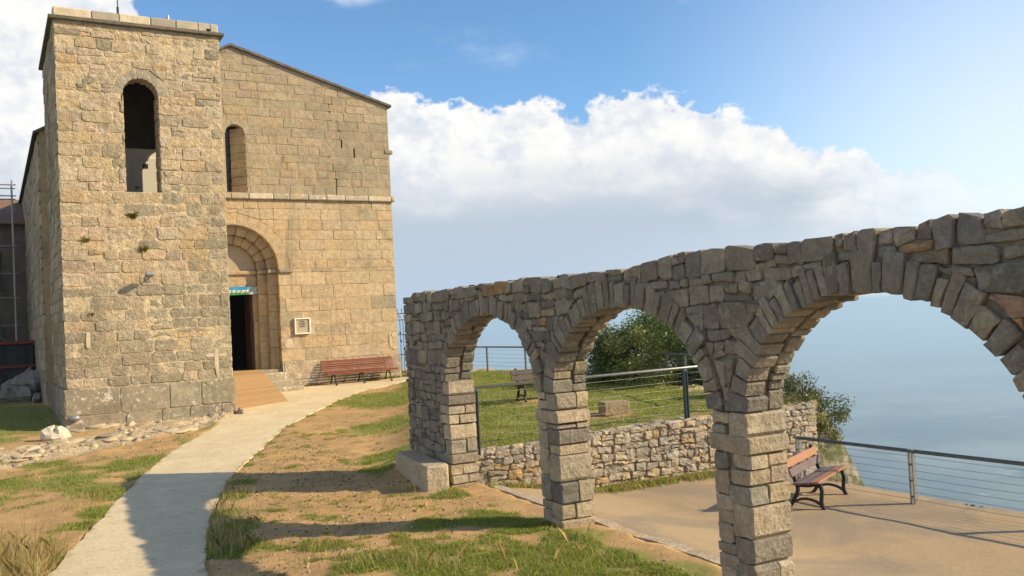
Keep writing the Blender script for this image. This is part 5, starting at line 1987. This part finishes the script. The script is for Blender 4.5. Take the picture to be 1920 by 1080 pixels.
# ------------------------------------------------------------------ trees
def tree(name, label, base, crown_c, crown_r, nleaf, seed, size=.07, pal=None, group=None, holes=0.25):
    rng = random.Random(seed)
    nr_ = np.random.RandomState(seed)
    root = empty(name, base, label, 'tree', group)
    b, c = Vector(base), Vector(crown_c)
    tr = MB()
    clumps = []
    nl = 9
    top = b.lerp(c, .55)
    tr.tube([b - Vector((0, 0, .3)), b.lerp(top, .5) + Vector((rng.uniform(-.1, .1), rng.uniform(-.1, .1), 0)), top], [.13, .10, .075], 8)
    for i in range(nl):
        a = 2 * math.pi * i / nl + rng.uniform(-.3, .3)
        e = rng.uniform(-.35, 1.2)
        d = Vector((math.cos(a) * math.cos(e) * crown_r[0], math.sin(a) * math.cos(e) * crown_r[1], math.sin(e) * crown_r[2])) * rng.uniform(.55, .8)
        tip = c + d
        st = b.lerp(top, rng.uniform(.45, 1))
        mid = st.lerp(tip, .5) + Vector((rng.uniform(-.15, .15), rng.uniform(-.15, .15), rng.uniform(0, .2)))
        tr.tube([st, mid, tip], [.05, .032, .012], 6)
        for k in range(3):
            tp = mid.lerp(tip, rng.uniform(.2, 1)) + Vector((rng.uniform(-1, 1) * crown_r[0], rng.uniform(-1, 1) * crown_r[1], rng.uniform(-.5, 1) * crown_r[2])) * .35
            tr.tube([mid.lerp(tip, rng.uniform(.1, .8)), tp], [.016, .006], 5)
    tr.build('trunk', M_bark, root)
    # leaf clumps on and inside the crown
    nc = 240 if nleaf > 50000 else 80
    for i in range(nc):
        while True:
            u = nr_.uniform(-1, 1, 3)
            if .25 < np.linalg.norm(u) < 1: break
        u = u / np.linalg.norm(u) * (np.linalg.norm(u) ** .6)
        lump = 1 + .22 * math.sin(3.1 * u[0] + seed) * math.cos(2.7 * u[1] + 1.3) + .14 * math.sin(6 * u[2] + 2 * u[0])
        clumps.append((np.array(c) + u * np.array(crown_r) * .86 * lump, rng.uniform(.16, .34) * min(crown_r), rng.uniform(.7, 1.25)))
    per = nleaf // nc
    Vs, Fs, Cs = [], [], []
    pal = pal or [(.115, .165, .045), (.14, .195, .055), (.18, .225, .07), (.095, .14, .042), (.23, .25, .08)]
    for (cc, rr, tone) in clumps:
        pc = np.array(pal[rng.randrange(len(pal))])
        dirs = nr_.normal(size=(per, 3)); dirs /= np.linalg.norm(dirs, axis=1)[:, None]
        P = cc + dirs * rr * nr_.uniform(.3, 1.15, (per, 1)) * np.array([1, 1, .8])
        ax = nr_.normal(size=(per, 3)); ax /= np.linalg.norm(ax, axis=1)[:, None]
        ax[:, 2] *= .6
        bx = np.cross(ax, nr_.normal(size=(per, 3))); bx /= np.linalg.norm(bx, axis=1)[:, None]
        L = size * nr_.uniform(.6, 1.3, (per, 1))
        k0 = len(Vs) and sum(len(q) for q in Vs)
        A = P - ax * L * .5; B = P + bx * L * .26; C_ = P + ax * L * .5; D = P - bx * L * .26
        Q = np.stack([A, B, C_, D], 1).reshape(-1, 3)
        Vs.append(Q)
        col = pc * tone * nr_.uniform(.75, 1.3, (per, 1))
        Cs.append(np.repeat(col, 4, 0))
    V = np.concatenate(Vs); Cc = np.concatenate(Cs)
    return root, V, Cc


def quads_obj(name, V, Cc, mat, parent=None, kind=None, label=None, cat=None, per=4):
    nq = len(V) // per
    o0 = V.mean(0)
    o0[2] = V[:, 2].min()
    me = bpy.data.meshes.new(name)
    me.vertices.add(len(V)); me.vertices.foreach_set('co', (V - o0).ravel())
    me.loops.add(len(V)); me.loops.foreach_set('vertex_index', np.arange(len(V), dtype=np.int32))
    me.polygons.add(nq)
    me.polygons.foreach_set('loop_start', np.arange(0, len(V), per, dtype=np.int32))
    me.polygons.foreach_set('loop_total', np.full(nq, per, dtype=np.int32))
    ca = me.color_attributes.new('col', 'FLOAT_COLOR', 'POINT')
    ca.data.foreach_set('color', np.concatenate([Cc, np.ones((len(V), 1))], 1).astype(np.float32).ravel())
    me.update()
    me.materials.append(mat)
    o = bpy.data.objects.new(name, me)
    COL.objects.link(o)
    o.location = Vector(o0) - (WL[parent.name] if parent else Vector((0, 0, 0)))
    if parent: o.parent = parent
    return prop(o, label, cat, None, kind)


for args in (('evergreen_tree', 'dense dark evergreen tree beyond the lawn fence inside the middle arch', (17.7, 21.2, -.6), (17.5, 21.0, 1.15), (3.0, 3.0, 1.9), 150000, 3, .085),
             ('olive_bush_tree', 'small olive-green tree at the end of the rubble wall over the drop', (15.3, 13.95, -1.3), (15.15, 13.9, .30), (.92, .95, 1.0), 20000, 5, .06, [(.15, .19, .065), (.18, .215, .08), (.12, .155, .055), (.24, .235, .085)]),
             ('wild_olive_tree', 'sparse upright tree rising behind the right pier', (15.2, 15.6, -.6), (15.2, 15.5, .95), (.8, .8, .75), 9000, 7, .06, [(.13, .145, .055), (.10, .125, .045), (.17, .17, .065)])):
    root, V, Cc = tree(*args)
    quads_obj('crown', V, Cc, M_leaf, root)


# ------------------------------------------------------------------ grass
def blades(name, label, pts, h, wd, cols, lean=.5, seed=1, cat='grass'):
    r = np.random.RandomState(seed)
    n_ = len(pts)
    a = r.uniform(0, 2 * math.pi, n_)
    hh = h * r.uniform(.45, 1.25, n_)
    ln = lean * hh * r.uniform(.2, 1.2, n_)
    b = r.uniform(0, 2 * math.pi, n_)
    wv = wd * r.uniform(.6, 1.3, n_)
    dx, dy = np.cos(a) * wv / 2, np.sin(a) * wv / 2
    tx, ty = np.cos(b) * ln, np.sin(b) * ln
    base = pts
    A = base + np.stack([dx, dy, np.zeros(n_)], 1)
    B = base - np.stack([dx, dy, np.zeros(n_)], 1)
    Mi = base + np.stack([tx * .35, ty * .35, hh * .62], 1)
    C1 = Mi - np.stack([dx, dy, np.zeros(n_)], 1) * .8
    T = base + np.stack([tx, ty, hh], 1)
    C2 = Mi + np.stack([dx, dy, np.zeros(n_)], 1) * .8
    V = np.stack([A, B, C1, T, C2], 1).reshape(-1, 3)
    cols = np.array(cols)
    ci = cols[r.randint(0, len(cols), n_)] * r.uniform(.7, 1.3, (n_, 1))
    Cc = np.repeat(ci, 5, 0)
    return quads_obj(name, V, Cc, M_grass, kind='stuff', label=label, cat=cat, per=5)


def scatter(n_, x0, x1, y0, y1, fn, seed):
    r = np.random.RandomState(seed)
    x = r.uniform(x0, x1, n_); y = r.uniform(y0, y1, n_)
    p = fn(x, y)
    k = r.uniform(0, 1, n_) < p
    x, y = x[k], y[k]
    return np.stack([x, y, ground_z(x, y) - .004], 1)


GREEN = [(.25, .36, .045), (.21, .32, .04), (.29, .37, .06), (.36, .37, .08), (.25, .36, .05), (.40, .35, .12), (.46, .38, .17)]
DRY = [(.54, .42, .19), (.47, .35, .15), (.40, .31, .13), (.27, .25, .08), (.60, .48, .25)]


def turf_p(x, y):
    g_ = grass_mask(x, y)
    tuft = fbm(x * 3.1, y * 3.1, 91, 3)
    clear = ~((x > 6.0) & (y < 13.5) & ((x - ARC_P[0]) * ARC_X[0] + (y - ARC_P[1]) * ARC_X[1] > -.02))
    # not inside the buildings
    inb = ((x > 1.6) & (x < 6.15) & (y > 26.6)) | ((x > 1.4) & (x < 13.6) & (y > 31.9)) | ((x < 1.7) & (x > -4) & (y > 38.5))
    return np.clip((g_ + (tuft - .5) * 1.7 - .36) * 1.5, 0, 1) * clear * ~inb


p1 = scatter(420000, 2.0, 7.0, 6.5, 14.2, turf_p, 1)
p2 = scatter(260000, -3.5, 7.5, 14.2, 22, turf_p, 2)
p3 = scatter(330000, 6.0, 16.5, 14.2, 31, lambda x, y: turf_p(x, y) * .9, 3)
p4 = scatter(90000, -4, 6.2, 22, 38, turf_p, 4)
p5 = scatter(130000, -2.2, 2.2, 9, 16, turf_p, 5)
blades('grass', 'short patchy green grass on the bare earth beside the path and arcade', np.concatenate([p1, p2, p5]), .042, .009, GREEN, .8, 11)
blades('lawn_grass', 'short green turf of the lawn and below the tower', np.concatenate([p3, p4]), .034, .016, GREEN[:3] + [(.32, .36, .07), (.42, .38, .13), (.48, .40, .19)], .8, 12)


def tall_p(x, y):
    g_ = np.zeros_like(x)
    for bx, by, r_, s_ in ((3.42, 15.7, .30, 1), (3.05, 14.5, .32, 1), (2.85, 13.4, .36, 1), (2.75, 12.6, .36, 1), (2.6, 11.9, .3, .8), (3.9, 16.9, .22, .8), (.15, 12.9, .75, 1.6), (-.35, 13.6, .8, 1.6), (.3, 11.9, .5, 1.6), (-.6, 12.6, .9, 1.6), (.45, 13.3, .4, 1.2), (3.5, 11.3, .24, .8), (3.75, 10.1, .36, .6), (1.35, 16.6, .35, .5), (6.2, 13.15, .2, .6), (4.1, 9.7, .4, .5), (5.4, 8.5, .7, .15), (6.2, 9.55, .3, .3)):
        g_ = np.maximum(g_, s_ * np.exp(-((x - bx) ** 2 + (y - by) ** 2) / r_ ** 2))
    return np.where(in_poly(x, y, PATH), 0, g_)


q1 = scatter(110000, -2, 7, 8, 18, lambda x, y: tall_p(x, y) * .6, 6)
kq = np.arange(len(q1)) % 5
blades('tall_dry_grass', 'tall straw-coloured dry grass along the path edges', q1[kq < 3], .22, .006, DRY, .8, 13)
kl = (q1[:, 0] < 1.2) & (kq == 4)
blades('straw_grass', 'high straw-coloured grass in the near left corner', q1[kl], .40, .006, DRY, .7, 17)
blades('tall_green_weeds', 'tall green weeds along the path edges', q1[kq == 3], .10, .009, GREEN[:4], .9, 14)
rt = np.random.RandomState(77)
tp = []
for _ in range(420):
    x, y = rt.uniform(2.3, 6.4), rt.uniform(7.5, 24)
    if x < 2.3 + (y - 12) * .28 or (y > 16 and x > 6.0 + .3 * (y - 16)):
        x = rt.uniform(-2.5, 3.5)
    k = rt.randint(6, 40)
    sp_ = rt.uniform(.02, .10)
    tp.append(np.stack([x + rt.normal(0, sp_ * 1.5, k), y + rt.normal(0, sp_, k)], 1))
tp = np.concatenate(tp)
tp = tp[~in_poly(tp[:, 0], tp[:, 1], PATH)]
tp = np.concatenate([tp, ground_z(tp[:, 0], tp[:, 1])[:, None] - .004], 1)
blades('soil_tufts', 'tiny tufts of grass scattered over the bare earth', tp, .045, .008, GREEN + DRY, 1.1, 16)
# weeds at wall feet and on the wall top
r = np.random.RandomState(9)
fo = []
for (x0, y0, x1, y1, n_, sp_) in ((8.9, 13.42, 11.9, 13.1, 5000, .14), (7.3, 13.75, 8.9, 13.45, 700, .06)):
    t_ = r.uniform(0, 1, n_)
    t_ = t_[r.uniform(0, 1, n_) < .25 + .75 * (fbm(t_ * 9, t_ * 0, 4, 2) > .48)]
    x = x0 + (x1 - x0) * t_; y = y0 + (y1 - y0) * t_ - np.abs(r.normal(0, sp_, len(t_)))
    fo.append(np.stack([x, y, terrace_z(x, y)], 1))
t_ = r.uniform(0, 1, 1600)
x = 9.2 + 1.2 * t_; y = 31.86 - np.abs(r.normal(0, .08, len(t_)))
fo.append(np.stack([x, y, gsm(x, y) - .05], 1))
t_ = r.uniform(0, 1, 900)
x = 12.0 + 1.4 * t_; y = 31.86 - np.abs(r.normal(0, .05, len(t_)))
fo.append(np.stack([x, y, gsm(x, y)], 1))
blades('wall_foot_weeds', 'low weeds growing at the foot of the walls', np.concatenate(fo), .10, .012, GREEN + DRY[:3], .8, 15)

# small plants rooted in the tower's joints
for i, (x, z, h_, nb_, cols, lab) in enumerate(((3.53, 6.08, .13, 130, [(.16, .17, .03), (.22, .19, .04)], 'yellow-green tuft in a joint right below the tower opening'), (2.31, 5.43, .12, 90, [(.30, .27, .04), (.22, .22, .04)], 'yellowish tuft in a crack left of centre on the tower'),
                                           (3.78, 5.13, .16, 130, [(.14, .18, .03), (.24, .23, .04)], 'bright green tuft above the floodlight on the tower'), (2.38, 3.42, .06, 50, [(.2, .18, .05)], 'tiny moss tuft low at the left side of the tower'))):
    pts = np.stack([x + r.normal(0, .045, nb_), 26.665 + r.uniform(-.01, .03, nb_), z + r.normal(0, .03, nb_)], 1)
    o = blades('wall_plant', lab, pts, h_, .014, cols, 1.3, 20 + i, 'plant')
    del o['kind']
    o['group'] = 'tufts rooted in the tower wall'
